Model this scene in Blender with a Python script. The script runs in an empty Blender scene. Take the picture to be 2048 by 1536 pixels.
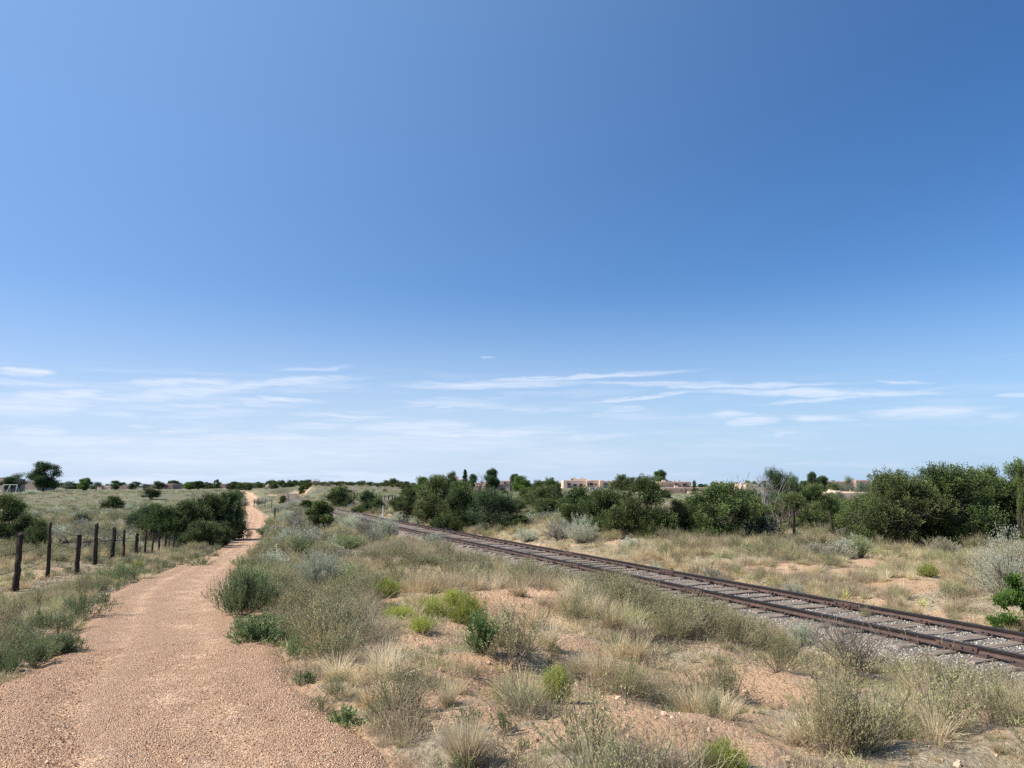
import bpy, math, random
import numpy as np
from mathutils import Vector, Matrix, noise as mnoise

R = math.radians
scene = bpy.context.scene
COL = scene.collection
rng = np.random.default_rng(7)
random.seed(7)

# ------------------------------------------------------------------ camera
CAMZ = 1.6
PITCH = R(7.34)
FPX = 1538.0            # focal length in pixels of the 2048 px wide photograph
cam_data = bpy.data.cameras.new("camera")
cam_data.sensor_width = 36.0
cam_data.lens = FPX / 2048.0 * 36.0
cam_data.clip_start = 0.05
cam_data.clip_end = 40000.0
cam = bpy.data.objects.new("camera", cam_data)
COL.objects.link(cam)
cam.location = (0, 0, CAMZ)
cam.rotation_euler = (R(90) + PITCH, 0, 0)
scene.camera = cam

# ------------------------------------------------------------------ light
SUN_AZ = -98.0          # degrees from the view direction (+Y), negative = to the left
SUN_EL = 42.0
sun_data = bpy.data.lights.new("sun", 'SUN')
sun_data.energy = 5.0
sun_data.angle = R(0.53)
sun_data.color = (1.0, 0.955, 0.88)
sun = bpy.data.objects.new("sun", sun_data)
COL.objects.link(sun)
sd = Vector((math.sin(R(SUN_AZ)) * math.cos(R(SUN_EL)), math.cos(R(SUN_AZ)) * math.cos(R(SUN_EL)), math.sin(R(SUN_EL))))
sun.rotation_euler = sd.to_track_quat('Z', 'Y').to_euler()
sun.location = sd * 200

scene.view_settings.view_transform = 'Standard'
scene.view_settings.look = 'None'
scene.view_settings.exposure = 0.66
scene.view_settings.gamma = 1.0
scene.render.engine = 'CYCLES'
cy = scene.cycles
cy.max_bounces = 6; cy.diffuse_bounces = 3; cy.glossy_bounces = 2; cy.transmission_bounces = 3
cy.transparent_max_bounces = 6
cy.sample_clamp_indirect = 6.0
try:
    cy.use_denoising = False
except Exception:
    pass

# pixel of the photograph -> unit direction from the camera
def ray(px, py):
    u = (px - 1024.0) / FPX; v = (768.0 - py) / FPX
    d = Vector((u, math.cos(PITCH) - v * math.sin(PITCH), math.sin(PITCH) + v * math.cos(PITCH)))
    return d

def P(px, py, depth):
    d = ray(px, py)
    return Vector((0, 0, CAMZ)) + d * (depth / d.y)

# ------------------------------------------------------------------ sky
world = bpy.data.worlds.new("World")
scene.world = world
world.use_nodes = True
wt = world.node_tree; wt.nodes.clear()
def wn(kind, **kw):
    n = wt.nodes.new(kind)
    for k, v in kw.items(): setattr(n, k, v)
    return n
sky = wn('ShaderNodeTexSky', sky_type='NISHITA')
sky.sun_disc = False
sky.sun_elevation = R(SUN_EL)
sky.sun_rotation = R(SUN_AZ)
sky.altitude = 1500
sky.air_density = 1.0
sky.dust_density = 1.6
sky.ozone_density = 1.6
bg = wn('ShaderNodeBackground'); bg.inputs[1].default_value = 0.1
wo = wn('ShaderNodeOutputWorld')
geo = wn('ShaderNodeTexCoord')
# azimuth / elevation of the view direction, in degrees
sep = wn('ShaderNodeSeparateXYZ'); wt.links.new(geo.outputs['Generated'], sep.inputs[0])
def wmath(op, a, b=None):
    n = wn('ShaderNodeMath', operation=op)
    for i, s in enumerate((a, b)):
        if s is None: continue
        if isinstance(s, (int, float)): n.inputs[i].default_value = s
        else: wt.links.new(s, n.inputs[i])
    return n.outputs[0]
az = wmath('MULTIPLY', wmath('ARCTAN2', sep.outputs[0], sep.outputs[1]), 57.2958)
el = wmath('MULTIPLY', wmath('ARCSINE', sep.outputs[2]), 57.2958)
comb = wn('ShaderNodeCombineXYZ'); wt.links.new(az, comb.inputs[0]); wt.links.new(el, comb.inputs[1])
# wispy warp of those coordinates
wm = wn('ShaderNodeMapping'); wm.inputs['Scale'].default_value = (0.35, 1.6, 1); wt.links.new(comb.outputs[0], wm.inputs[0])
wz = wn('ShaderNodeTexNoise'); wz.inputs['Scale'].default_value = 1.0; wz.inputs['Detail'].default_value = 5; wz.inputs['Roughness'].default_value = 0.6
wt.links.new(wm.outputs[0], wz.inputs['Vector'])
ws = wn('ShaderNodeVectorMath', operation='SUBTRACT'); wt.links.new(wz.outputs['Color'], ws.inputs[0]); ws.inputs[1].default_value = (.5, .5, .5)
wv = wn('ShaderNodeVectorMath', operation='MULTIPLY'); wt.links.new(ws.outputs[0], wv.inputs[0]); wv.inputs[1].default_value = (4.5, 0.65, 0)
wa = wn('ShaderNodeVectorMath', operation='ADD'); wt.links.new(comb.outputs[0], wa.inputs[0]); wt.links.new(wv.outputs[0], wa.inputs[1])
def azel(px, py):
    d = ray(px, py).normalized()
    return math.degrees(math.atan2(d.x, d.y)), math.degrees(math.asin(d.z))
# streaks of cirrus: x0,y0,x1,y1 (ends of the streak), half thickness in degrees, strength
streaks = [
 (0,741,110,745,.30,.75), (190,800,560,765,.55,.5), (240,768,480,762,.35,.5), (430,772,720,755,.35,.5), (560,742,700,735,.18,.3),
 (20,795,230,785,.45,.55), (-80,815,200,808,.7,.45), (515,797,640,802,.22,.6), (300,835,540,822,.35,.3), (260,851,310,852,.12,.35),
 (0,862,140,862,.3,.5), (-60,880,300,882,.5,.45), (320,864,440,863,.15,.35), (240,892,560,872,.5,.4),
 (800,770,1180,765,.34,.5), (950,762,1380,742,.2,.5), (1150,766,1700,768,.24,.5), (1380,782,1900,785,.3,.55),
 (1160,808,1420,780,.16,.5), (1520,808,1880,776,.14,.5), (1740,762,1870,764,.12,.4), (1990,789,2100,790,.16,.5),
 (1205,820,1290,816,.3,.35), (1420,830,1500,830,.3,.5), (1460,846,1555,836,.35,.5), (1570,835,1690,837,.26,.55), (1725,828,1980,820,.5,.5),
 (1960,830,2080,832,.3,.3), (1535,864,1580,868,.25,.35), (555,855,720,850,.3,.35), (700,858,950,850,.5,.5), (760,868,1130,866,.35,.55), (1100,880,1260,868,.3,.3),
 (560,885,1120,884,.8,.35), (870,813,905,815,.2,.3), (955,713,990,714,.12,.35), (1015,818,1060,820,.2,.3), (-100,905,900,905,1.4,.32),
 (1000,905,1300,915,.9,.2),
]
acc = None
for (x0, y0, x1, y1, th, st) in streaks:
    a0, e0 = azel(x0, y0); a1, e1 = azel(x1, y1)
    ca, ce = (a0 + a1) / 2, (e0 + e1) / 2
    ln = math.hypot(a1 - a0, e1 - e0) / 2 * 1.15
    ang = math.atan2(e1 - e0, a1 - a0)
    mp = wn('ShaderNodeMapping', vector_type='TEXTURE')
    mp.inputs['Location'].default_value = (ca, ce, 0); mp.inputs['Rotation'].default_value = (0, 0, ang); mp.inputs['Scale'].default_value = (ln * 1.15, th * 1.25, 1)
    wt.links.new(wa.outputs[0], mp.inputs[0])
    vl = wn('ShaderNodeVectorMath', operation='LENGTH'); wt.links.new(mp.outputs[0], vl.inputs[0])
    mr = wn('ShaderNodeMapRange', interpolation_type='SMOOTHERSTEP')
    mr.inputs['From Min'].default_value = 1.1; mr.inputs['From Max'].default_value = 0.2
    mr.inputs['To Min'].default_value = 0.0; mr.inputs['To Max'].default_value = min(1, st * 1.15)
    wt.links.new(vl.outputs['Value'], mr.inputs['Value'])
    acc = mr.outputs[0] if acc is None else wmath('MAXIMUM', acc, mr.outputs[0])
# fibrous texture inside the streaks
fm = wn('ShaderNodeMapping'); fm.inputs['Scale'].default_value = (0.16, 2.4, 1); fm.inputs['Rotation'].default_value = (0, 0, R(-2)); wt.links.new(wa.outputs[0], fm.inputs[0])
fz = wn('ShaderNodeTexNoise'); fz.inputs['Scale'].default_value = 2.2; fz.inputs['Detail'].default_value = 7; fz.inputs['Roughness'].default_value = 0.62
wt.links.new(fm.outputs[0], fz.inputs['Vector'])
fr = wn('ShaderNodeMapRange', interpolation_type='SMOOTHSTEP'); fr.inputs['From Min'].default_value = .30; fr.inputs['From Max'].default_value = .62
fr.inputs['To Min'].default_value = 0.42; fr.inputs['To Max'].default_value = 1.15
wt.links.new(fz.outputs['Fac'], fr.inputs['Value'])
# thin veil of wisps low in the sky, thicker on the left
vm = wn('ShaderNodeMapping'); vm.inputs['Scale'].default_value = (0.07, 0.9, 1); vm.inputs['Rotation'].default_value = (0, 0, R(1.5)); wt.links.new(wa.outputs[0], vm.inputs[0])
vz = wn('ShaderNodeTexNoise'); vz.inputs['Scale'].default_value = 1.3; vz.inputs['Detail'].default_value = 6; vz.inputs['Roughness'].default_value = 0.6
wt.links.new(vm.outputs[0], vz.inputs['Vector'])
vr = wn('ShaderNodeMapRange', interpolation_type='SMOOTHSTEP'); vr.inputs['From Min'].default_value = .46; vr.inputs['From Max'].default_value = .68; wt.links.new(vz.outputs['Fac'], vr.inputs['Value'])
ve = wn('ShaderNodeMapRange', interpolation_type='SMOOTHSTEP'); ve.inputs['From Min'].default_value = 9.0; ve.inputs['From Max'].default_value = 5.0; wt.links.new(el, ve.inputs['Value'])
va_ = wn('ShaderNodeMapRange', interpolation_type='SMOOTHSTEP'); va_.inputs['From Min'].default_value = 22; va_.inputs['From Max'].default_value = -20; va_.inputs['To Min'].default_value = .18; va_.inputs['To Max'].default_value = .62; wt.links.new(az, va_.inputs['Value'])
veil = wmath('MULTIPLY', wmath('MULTIPLY', vr.outputs[0], ve.outputs[0]), va_.outputs[0])
cl = wmath('MAXIMUM', wmath('MULTIPLY', acc, fr.outputs[0]), veil)
hs = wn('ShaderNodeHueSaturation'); hs.inputs['Saturation'].default_value = 1.28; hs.inputs['Value'].default_value = 0.9
wt.links.new(sky.outputs[0], hs.inputs['Color'])
# pale haze towards the horizon
hz = wn('ShaderNodeMapRange', interpolation_type='SMOOTHSTEP'); wt.links.new(el, hz.inputs['Value'])
hz.inputs['From Min'].default_value = 15; hz.inputs['From Max'].default_value = -3.0; hz.inputs['To Max'].default_value = 1.0
sdot = wn('ShaderNodeVectorMath', operation='DOT_PRODUCT'); wt.links.new(geo.outputs['Generated'], sdot.inputs[0]); sdot.inputs[1].default_value = tuple(sd)
# forward scattering in the hazy air brightens the sunward half of the sky
mie = wn('ShaderNodeMapRange', interpolation_type='SMOOTHSTEP'); wt.links.new(sdot.outputs['Value'], mie.inputs['Value'])
mie.inputs['From Min'].default_value = -0.34; mie.inputs['From Max'].default_value = 1.1; mie.inputs['To Max'].default_value = 0.84
mmix = wn('ShaderNodeMix', data_type='RGBA'); mmix.inputs['B'].default_value = (1.95, 3.4, 5.95, 1)
wt.links.new(mie.outputs[0], mmix.inputs['Factor'])
sidef = wn('ShaderNodeMapRange', interpolation_type='SMOOTHSTEP'); wt.links.new(az, sidef.inputs['Value'])
sidef.inputs['From Min'].default_value = -20; sidef.inputs['From Max'].default_value = 45
hcol = wn('ShaderNodeMix', data_type='RGBA'); hcol.inputs['A'].default_value = (4.0, 4.85, 6.1, 1); hcol.inputs['B'].default_value = (2.7, 3.95, 5.6, 1)
wt.links.new(sidef.outputs[0], hcol.inputs['Factor'])
hmix = wn('ShaderNodeMix', data_type='RGBA'); wt.links.new(hcol.outputs['Result'], hmix.inputs['B'])
tn = wn('ShaderNodeVectorMath', operation='MULTIPLY'); wt.links.new(hs.outputs[0], tn.inputs[0]); tn.inputs[1].default_value = (.90, .935, 1.04)
wt.links.new(tn.outputs[0], mmix.inputs['A']); wt.links.new(mmix.outputs['Result'], hmix.inputs['A']); wt.links.new(hz.outputs[0], hmix.inputs['Factor'])
cmix = wn('ShaderNodeMix', data_type='RGBA'); cmix.inputs['B'].default_value = (5.3, 5.75, 6.7, 1)
wt.links.new(hmix.outputs['Result'], cmix.inputs['A'])
wt.links.new(wmath('MINIMUM', cl, 1.0), cmix.inputs['Factor'])
wt.links.new(cmix.outputs['Result'], bg.inputs[0])
wt.links.new(bg.outputs[0], wo.inputs[0])
world.cycles.sampling_method = 'MANUAL'; world.cycles.sample_map_resolution = 512

# ------------------------------------------------------------------ mesh helpers
class MB:
    """collects triangles/quads with a tint value per vertex"""
    def __init__(s): s.v = []; s.t = []; s.c = []; s.m = []; s.n = 0
    def add(s, v, t, c=0.5, m=0):
        v = np.asarray(v, float).reshape(-1, 3); t = np.asarray(t, int).reshape(-1, 3)
        s.v.append(v); s.t.append(t + s.n)
        s.c.append(np.broadcast_to(np.asarray(c, float), (len(v),)).copy() if np.ndim(c) < 2 else c)
        s.m.append(np.full(len(t), m)); s.n += len(v)
    def mesh(s, name, mats, smooth=False):
        me = bpy.data.meshes.new(name)
        v = np.concatenate(s.v); t = np.concatenate(s.t); c = np.concatenate(s.c); m = np.concatenate(s.m)
        me.vertices.add(len(v)); me.vertices.foreach_set('co', v.astype(np.float32).ravel())
        me.loops.add(len(t) * 3); me.loops.foreach_set('vertex_index', t.astype(np.int32).ravel())
        me.polygons.add(len(t)); me.polygons.foreach_set('loop_start', np.arange(0, len(t) * 3, 3, dtype=np.int32))
        me.polygons.foreach_set('material_index', m.astype(np.int32))
        me.polygons.foreach_set('use_smooth', np.full(len(t), smooth))
        a = me.attributes.new('tint', 'FLOAT', 'POINT'); a.data.foreach_set('value', c.astype(np.float32))
        for x in (mats if isinstance(mats, (list, tuple)) else [mats]): me.materials.append(x)
        me.update(calc_edges=True)
        return me

def link(name, me, parent=None, loc=None):
    o = bpy.data.objects.new(name, me)
    COL.objects.link(o)
    if parent is not None: o.parent = parent
    if loc is not None: o.location = loc
    return o

def empty(name, loc, rz=0.0, sc=1.0):
    o = bpy.data.objects.new(name, None); COL.objects.link(o)
    o.empty_display_size = 0.2
    o.location = loc; o.rotation_euler = (0, 0, rz)
    o.scale = (sc, sc, sc) if np.ndim(sc) == 0 else sc
    return o

def tag(o, label=None, cat=None, group=None, kind=None):
    if label: o['label'] = label
    if cat: o['category'] = cat
    if group: o['group'] = group
    if kind: o['kind'] = kind
    return o

def nrm(a):
    return a / np.maximum(np.linalg.norm(a, axis=-1, keepdims=True), 1e-9)

def strips(mb, C, W, tint, r, m=0):
    """flat ribbons along centre lines C (n,k,3) with widths W (n,k)"""
    n, k, _ = C.shape
    T = np.empty_like(C); T[:, :-1] = C[:, 1:] - C[:, :-1]; T[:, -1] = T[:, -2]
    rv = nrm(r.normal(size=(n, 1, 3)))
    S = nrm(np.cross(T, rv))
    A = C - S * W[..., None] / 2; B = C + S * W[..., None] / 2
    V = np.stack([A, B], 2).reshape(n * k * 2, 3)
    b = (np.arange(n) * k * 2)[:, None] + (np.arange(k - 1) * 2)[None]
    b = b.ravel()
    t = np.concatenate([np.stack([b, b + 1, b + 3], 1), np.stack([b, b + 3, b + 2], 1)])
    tint = np.asarray(tint)
    c = np.repeat(tint, k * 2) if tint.ndim == 1 else np.repeat(tint.reshape(-1), 2)
    mb.add(V, t, c, m)

def tubes(mb, C, Rr, tint, sides=5, m=0):
    n, k, _ = C.shape
    T = np.empty_like(C); T[:, :-1] = C[:, 1:] - C[:, :-1]; T[:, -1] = T[:, -2]
    T = nrm(T)
    ref = np.where(np.abs(T[..., 2:3]) > .9, np.array([1., 0, 0]), np.array([0, 0, 1.]))
    U = nrm(np.cross(T, ref)); Wv = np.cross(T, U)
    a = np.arange(sides) * 2 * np.pi / sides
    ring = C[:, :, None] + Rr[:, :, None, None] * (np.cos(a)[None, None, :, None] * U[:, :, None] + np.sin(a)[None, None, :, None] * Wv[:, :, None])
    V = ring.reshape(-1, 3)
    base = (np.arange(n) * k * sides)[:, None, None] + (np.arange(k - 1) * sides)[None, :, None]
    i = np.arange(sides)[None, None]; j = (np.arange(sides) + 1)[None, None] % sides
    q = np.stack([base + i, base + j, base + sides + j, base + sides + i], -1).reshape(-1, 4)
    t = np.concatenate([q[:, [0, 1, 2]], q[:, [0, 2, 3]]])
    # end caps
    e0 = (np.arange(n) * k * sides)
    caps = []
    for s in range(1, sides - 1):
        caps.append(np.stack([e0 + (k - 1) * sides, e0 + (k - 1) * sides + s, e0 + (k - 1) * sides + s + 1], 1))
        caps.append(np.stack([e0, e0 + s + 1, e0 + s], 1))
    t = np.concatenate([t] + caps)
    tint = np.broadcast_to(np.asarray(tint, float), (n,))
    mb.add(V, t, np.repeat(tint, k * sides), m)

def leaves(mb, pos, d, L, W, tint, r, m=0, cup=0.0):
    """rhombic leaves: base at pos, pointing along d"""
    n = len(pos)
    d = nrm(d); rv = nrm(r.normal(size=(n, 3))); s = nrm(np.cross(d, rv))
    L = np.broadcast_to(L, (n,))[:, None]; W = np.broadcast_to(W, (n,))[:, None]
    mid = pos + d * L * .5
    V = np.stack([pos, mid - s * W / 2, pos + d * L, mid + s * W / 2], 1).reshape(-1, 3)
    b = np.arange(n) * 4
    t = np.concatenate([np.stack([b, b + 1, b + 2], 1), np.stack([b, b + 2, b + 3], 1)])
    mb.add(V, t, np.repeat(np.broadcast_to(tint, (n,)), 4), m)

def box(mb, x0, x1, y0, y1, z0, z1, tint=.5, m=0):
    V = np.array([[x, y, z] for z in (z0, z1) for y in (y0, y1) for x in (x0, x1)], float)
    q = [(0, 2, 3, 1), (4, 5, 7, 6), (0, 1, 5, 4), (2, 6, 7, 3), (0, 4, 6, 2), (1, 3, 7, 5)]
    t = []
    for a, b, c, d in q: t += [(a, b, c), (a, c, d)]
    mb.add(V, t, tint, m)

# ------------------------------------------------------------------ numpy noise
def vnoise(x, y, seed=0):
    xi = np.floor(x).astype(np.int64); yi = np.floor(y).astype(np.int64)
    fx = x - xi; fy = y - yi
    def h(a, b):
        k = (a * 374761393 + b * 668265263 + seed * 1442695041) & 0xffffffff
        k = ((k ^ (k >> 13)) * 1274126177) & 0xffffffff
        return ((k ^ (k >> 16)) & 0xffff) / 65535.0
    u = fx * fx * (3 - 2 * fx); v = fy * fy * (3 - 2 * fy)
    return (h(xi, yi) * (1 - u) + h(xi + 1, yi) * u) * (1 - v) + (h(xi, yi + 1) * (1 - u) + h(xi + 1, yi + 1) * u) * v
def fbm(x, y, oct=4, seed=0, gain=.5):
    s = 0; a = 1; w = 0
    for i in range(oct):
        s = s + a * vnoise(x * 2 ** i + 17.3 * i, y * 2 ** i - 9.1 * i, seed + i); w += a; a *= gain
    return s / w
def sstep(e0, e1, x):
    t = np.clip((x - e0) / (e1 - e0), 0, 1); return t * t * (3 - 2 * t)

# ------------------------------------------------------------------ terrain
# near rail of the track (px) on the level plane of the rail tops, 2.05 m below the camera
def onplane(px, py, z):
    d = ray(px, py); t = (z - CAMZ) / d.z
    return Vector((0, 0, CAMZ)) + d * t
RAILZ = CAMZ - 2.22
near_px = [(2048,1313),(1911,1283),(1720,1242),(1500,1197),(1400,1176),(1200,1136.5),(1000,1095.5),(856,1066),(780,1051),(683,1029),(620,1010),(575,993)]
nr = [onplane(a, b, RAILZ) for a, b in near_px]
nr = [Vector((p.x, p.y)) for p in nr]
# fit a smooth curve x(y): cubic through the samples, weighted
ys = np.array([p.y for p in nr]); xs = np.array([p.x for p in nr])
co = np.polyfit(ys, xs, 3, w=1 / (0.02 * ys + .05))
YEND = 175.0
def near_x(y):
    y = np.asarray(y, float)
    yc = np.clip(y, 3, 120)
    s0 = np.polyval(np.polyder(co), 3.0); s1 = np.polyval(np.polyder(co), 120.0)
    return np.polyval(co, yc) + np.where(y < 3, (y - 3) * s0, 0) + np.where(y > 120, (y - 120) * s1, 0)
def arc_samples(y0, y1, step):
    yy = np.arange(y0, y1, 0.05); xx = near_x(yy)
    dx = np.gradient(xx, yy)
    tx = dx / np.sqrt(1 + dx * dx); ty = 1 / np.sqrt(1 + dx * dx)
    cx = xx + ty * 0.7535; cyy = yy - tx * 0.7535         # centre line, right of the near rail
    s = np.concatenate([[0], np.cumsum(np.hypot(np.diff(cx), np.diff(cyy)))])
    ss = np.arange(0, s[-1], step)
    X = np.interp(ss, s, cx); Y = np.interp(ss, s, cyy)
    TX = np.interp(ss, s, tx); TY = np.interp(ss, s, ty)
    return ss, X, Y, TX, TY
TR_S, TR_X, TR_Y, TR_TX, TR_TY = arc_samples(-14, YEND, 0.5)

# trail centre line: px, py, depth, width
trail_px = [(285,1400,5.9,2.12),(337,1290,8.8,2.05),(352,1180,15,1.95),(425,1130,25,1.85),(480,1098,37,1.7),(505,1062,60,1.45),(514,1029,85,1.45),(497,1014,108,1.45),(503,997,150,1.5),(482,980,255,1.8),(480,974,340,1.9)]
tp = [P(a, b, d) for a, b, d, w in trail_px]
tpts = [(4.6,-9,0.0,2.6),(1.6,-2,0.0,2.6),(-0.5,2.0,0.0,2.25),(-1.68,4.2,-0.02,2.15)] + [(p.x, p.y, p.z, q[3]) for p, q in zip(tp, trail_px)]
tpts = np.array(tpts)
def catmull(pts, n=24):
    out = []
    for i in range(len(pts) - 1):
        p0 = pts[max(i - 1, 0)]; p1 = pts[i]; p2 = pts[i + 1]; p3 = pts[min(i + 2, len(pts) - 1)]
        d = np.linalg.norm((p2 - p1)[:2])
        k = max(6, min(60, int(d / .4)))
        # centripetal-ish tangents scaled to this span
        m1 = (p2 - p0) * d / max(np.linalg.norm((p2 - p0)[:2]), 1e-6)
        m2 = (p3 - p1) * d / max(np.linalg.norm((p3 - p1)[:2]), 1e-6)
        for t in np.arange(k) / k:
            out.append((2*t**3-3*t*t+1)*p1 + (t**3-2*t*t+t)*m1 + (-2*t**3+3*t*t)*p2 + (t**3-t*t)*m2)
    out.append(pts[-1]); return np.array(out)
TRAIL = catmull(tpts)

ctrl_px = [  # px, py, depth : the ground as read off the photograph
 (2048,1195,14.6),(1850,1088,28),(1650,1085,29),(1450,1078,31),(1290,1077,31),(1100,1068,34),(950,1060,37),(820,1042,46),(740,1020,62),
 (1200,1005,98),(1150,985,190),(1180,975,330),(1500,1000,110),(1800,1000,110),(2048,1000,110),(1500,985,190),(1900,985,190),(2000,976,330),(1600,976,330),
 (1400,1450,5.4),(1150,1330,7.5),(900,1250,9.4),(1100,1200,12.2),(700,1250,9.3),(640,1165,17.6),(800,1105,25.5),(700,1066,40),(640,1069,38),(560,1062,47),
 (560,1022,75),(560,1100,33),(535,1001,125),(520,981,235),(900,1160,15.8),(1000,1500,4.75),(800,1350,6.6),(600,1200,12.6),
 (612,969,150),(640,972,150),(690,980,140),(740,990,115),(590,976,150),(700,977,190),(760,977,190),(820,977,190),(645,972,190),(730,975,250),(820,975,250),(650,974,250),
 (30,1187,16),(94,1157,18),(188,1136,21.5),(272,1116,27),(320,1112,31),(374,1103,37),(0,1300,8.5),(60,1108,28),(130,1085,38),(230,1019,95),(300,997,150),(250,1050,58),
 (120,1000,140),(100,979,290),(300,977,340),(20,985,200),(430,976,340),(900,978,240),(740,976,260),
 (2048,1400,8.15),(1700,1300,10.8),(1400,1230,13.4),(1900,1480,6.2),(1600,1450,6.3),(1200,1180,16.5),(1000,1125,22.5),
 (-350,1100,30),(-350,990,170),(-400,1300,8.5),(2500,1100,26),(2500,980,260),(2500,1330,7),
]
cp = [P(*c) for c in ctrl_px]
cp = [(p.x, p.y, p.z) for p in cp]
cp += [(x, y, z) for x, y, z, w in tpts]
cp += [(0,-12,.1),(-14,-6,-.2),(14,-8,-.4),(-8,1,-.1),(2.5,2.5,0.02),(-40,-40,-.5),(40,-40,-.5),(4,4,-.12),(3.2,1,-.05)]
for a in range(-180, 180, 30):
    for r_, z_ in ((600, -1.6), (1500, -5), (6000, -30), (14000, -90)):
        if r_ == 600 and -35 < a < 35: z_ = -1.3
        cp.append((r_ * math.sin(R(a)), r_ * math.cos(R(a)), z_))
cp = np.array(cp)
def warp(x, y):
    r_ = np.hypot(x, y); k = r_ + 7.0
    return np.stack([x / k * 1.6, y / k * 1.6, np.log(k)], -1)
CW = warp(cp[:, 0], cp[:, 1])
def kern(d): return d ** 1.5
nC = len(cp)
D = np.linalg.norm(CW[:, None] - CW[None], axis=-1)
A = np.zeros((nC + 4, nC + 4)); A[:nC, :nC] = kern(D) - 1e-4 * np.eye(nC)
A[:nC, nC] = 1; A[:nC, nC + 1:] = CW; A[nC, :nC] = 1; A[nC + 1:, :nC] = CW.T
RW = np.linalg.solve(A, np.concatenate([cp[:, 2], np.zeros(4)]))
def rbf(x, y):
    Wp = warp(x, y)
    out = np.empty(len(x))
    for i in range(0, len(x), 40000):
        w = Wp[i:i + 40000]
        d2 = (w * w).sum(-1)[:, None] + (CW * CW).sum(-1)[None] - 2 * w @ CW.T
        out[i:i + 40000] = (np.maximum(d2, 0) ** .75) @ RW[:nC] + RW[nC] + w @ RW[nC + 1:]
    return out
def near_curve(x, y, CX, CY, Z=None, Wd=None, rad=9.0):
    """distance to a sampled curve, and the curve's z/width there"""
    d = np.full(len(x), 1e3); z = np.zeros(len(x)); w = np.zeros(len(x))
    m = (x > CX.min() - rad) & (x < CX.max() + rad) & (y > CY.min() - rad) & (y < CY.max() + rad)
    idx = np.nonzero(m)[0]
    ax, ay = CX[:-1], CY[:-1]; bx, by = CX[1:] - ax, CY[1:] - ay; L2 = bx * bx + by * by + 1e-12
    for i in range(0, len(idx), 20000):
        ii = idx[i:i + 20000]
        t = np.clip(((x[ii, None] - ax) * bx + (y[ii, None] - ay) * by) / L2, 0, 1)
        dd = (x[ii, None] - ax - t * bx) ** 2 + (y[ii, None] - ay - t * by) ** 2
        j = dd.argmin(1); q = np.arange(len(ii))
        d[ii] = np.sqrt(dd[q, j]); tj = t[q, j]
        if Z is not None: z[ii] = Z[j] + tj * (Z[j + 1] - Z[j])
        if Wd is not None: w[ii] = Wd[j] + tj * (Wd[j + 1] - Wd[j])
    return d, z, w
def ground(x, y, fine=True):
    x = np.asarray(x, float).ravel(); y = np.asarray(y, float).ravel()
    z = rbf(x, y)
    r_ = np.hypot(x, y)
    if fine:
        amp = np.clip(r_ / 40, .15, 1.0)
        z = z + (fbm(x * .12, y * .12, 3, 3) - .5) * .5 * amp * np.clip(1 - r_ / 3000, 0, 1)
        z = z + (fbm(x * 1.1, y * 1.1, 3, 5) - .5) * .16
    if fine:
        bk = sstep(0, 3, x - np.interp(y, TRAIL[:, 1], TRAIL[:, 0]) - 1.0) * sstep(1.5, 5, near_x(y) - x) * (1 - sstep(24, 45, r_))
        z = z + bk * ((fbm(x * .62, y * .62, 2, 15) - .5) * .34 + np.abs(fbm(x * 1.7, y * 1.7, 2, 16) - .5) * -.22 + .03)
    td, tz, tw = near_curve(x, y, TRAIL[:, 0], TRAIL[:, 1], TRAIL[:, 2], TRAIL[:, 3])
    e = tw / 2
    w = sstep(0, 1, (td - e) / 1.5)
    edge = np.where(td < 50, tz - .05 * sstep(-.15, .1, (e - td) * .5), z)
    z = np.where(td < e + 1.5, edge * (1 - w) + z * w, z)
    kd, _, _ = near_curve(x, y, TR_X, TR_Y)
    w = sstep(1.6, 4.2, kd)
    z = np.where(kd < 4.2, (RAILZ - .36) * (1 - w) + z * w, z)
    if fine:
        off = sstep(0.05, .5, td - e) * sstep(1.8, 2.6, kd)
        z = z + off * ((fbm(x * 3.3, y * 3.3, 3, 9) - .5) * .10 + (fbm(x * 9, y * 9, 2, 11) - .5) * .035) * np.clip(1.4 - r_ / 60, 0, 1)
    return z, td - e, kd
def G(px, py, tmax=900.0):
    """where the sight line through this photo pixel meets the ground"""
    d = ray(px, py)
    t = np.geomspace(2.0, tmax, 500)
    X = d.x * t; Y = d.y * t; Z = CAMZ + d.z * t
    g, _, _ = ground(X, Y, False)
    b = np.nonzero(Z < g)[0]
    if len(b) == 0:
        return Vector((X[-1], Y[-1], g[-1]))
    i = b[0]
    if i == 0: return Vector((X[0], Y[0], g[0]))
    f0 = Z[i - 1] - g[i - 1]; f1 = Z[i] - g[i]; k = f0 / (f0 - f1)
    x = X[i - 1] + (X[i] - X[i - 1]) * k; y = Y[i - 1] + (Y[i] - Y[i - 1]) * k
    return Vector((x, y, float(ground([x], [y])[0][0])))
def at(px, depth):
    """ground point in the direction of column px at this depth"""
    x = (px - 1024.0) / FPX * math.cos(PITCH) * depth
    for _ in range(2):
        z = float(ground([x], [depth])[0][0]); x = (px - 1024.0) / FPX * (depth * math.cos(PITCH) + (z - CAMZ) * math.sin(PITCH))
    return Vector((x, depth, float(ground([x], [depth])[0][0])))
def gz(x, y): return float(ground([x], [y])[0][0])
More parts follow.
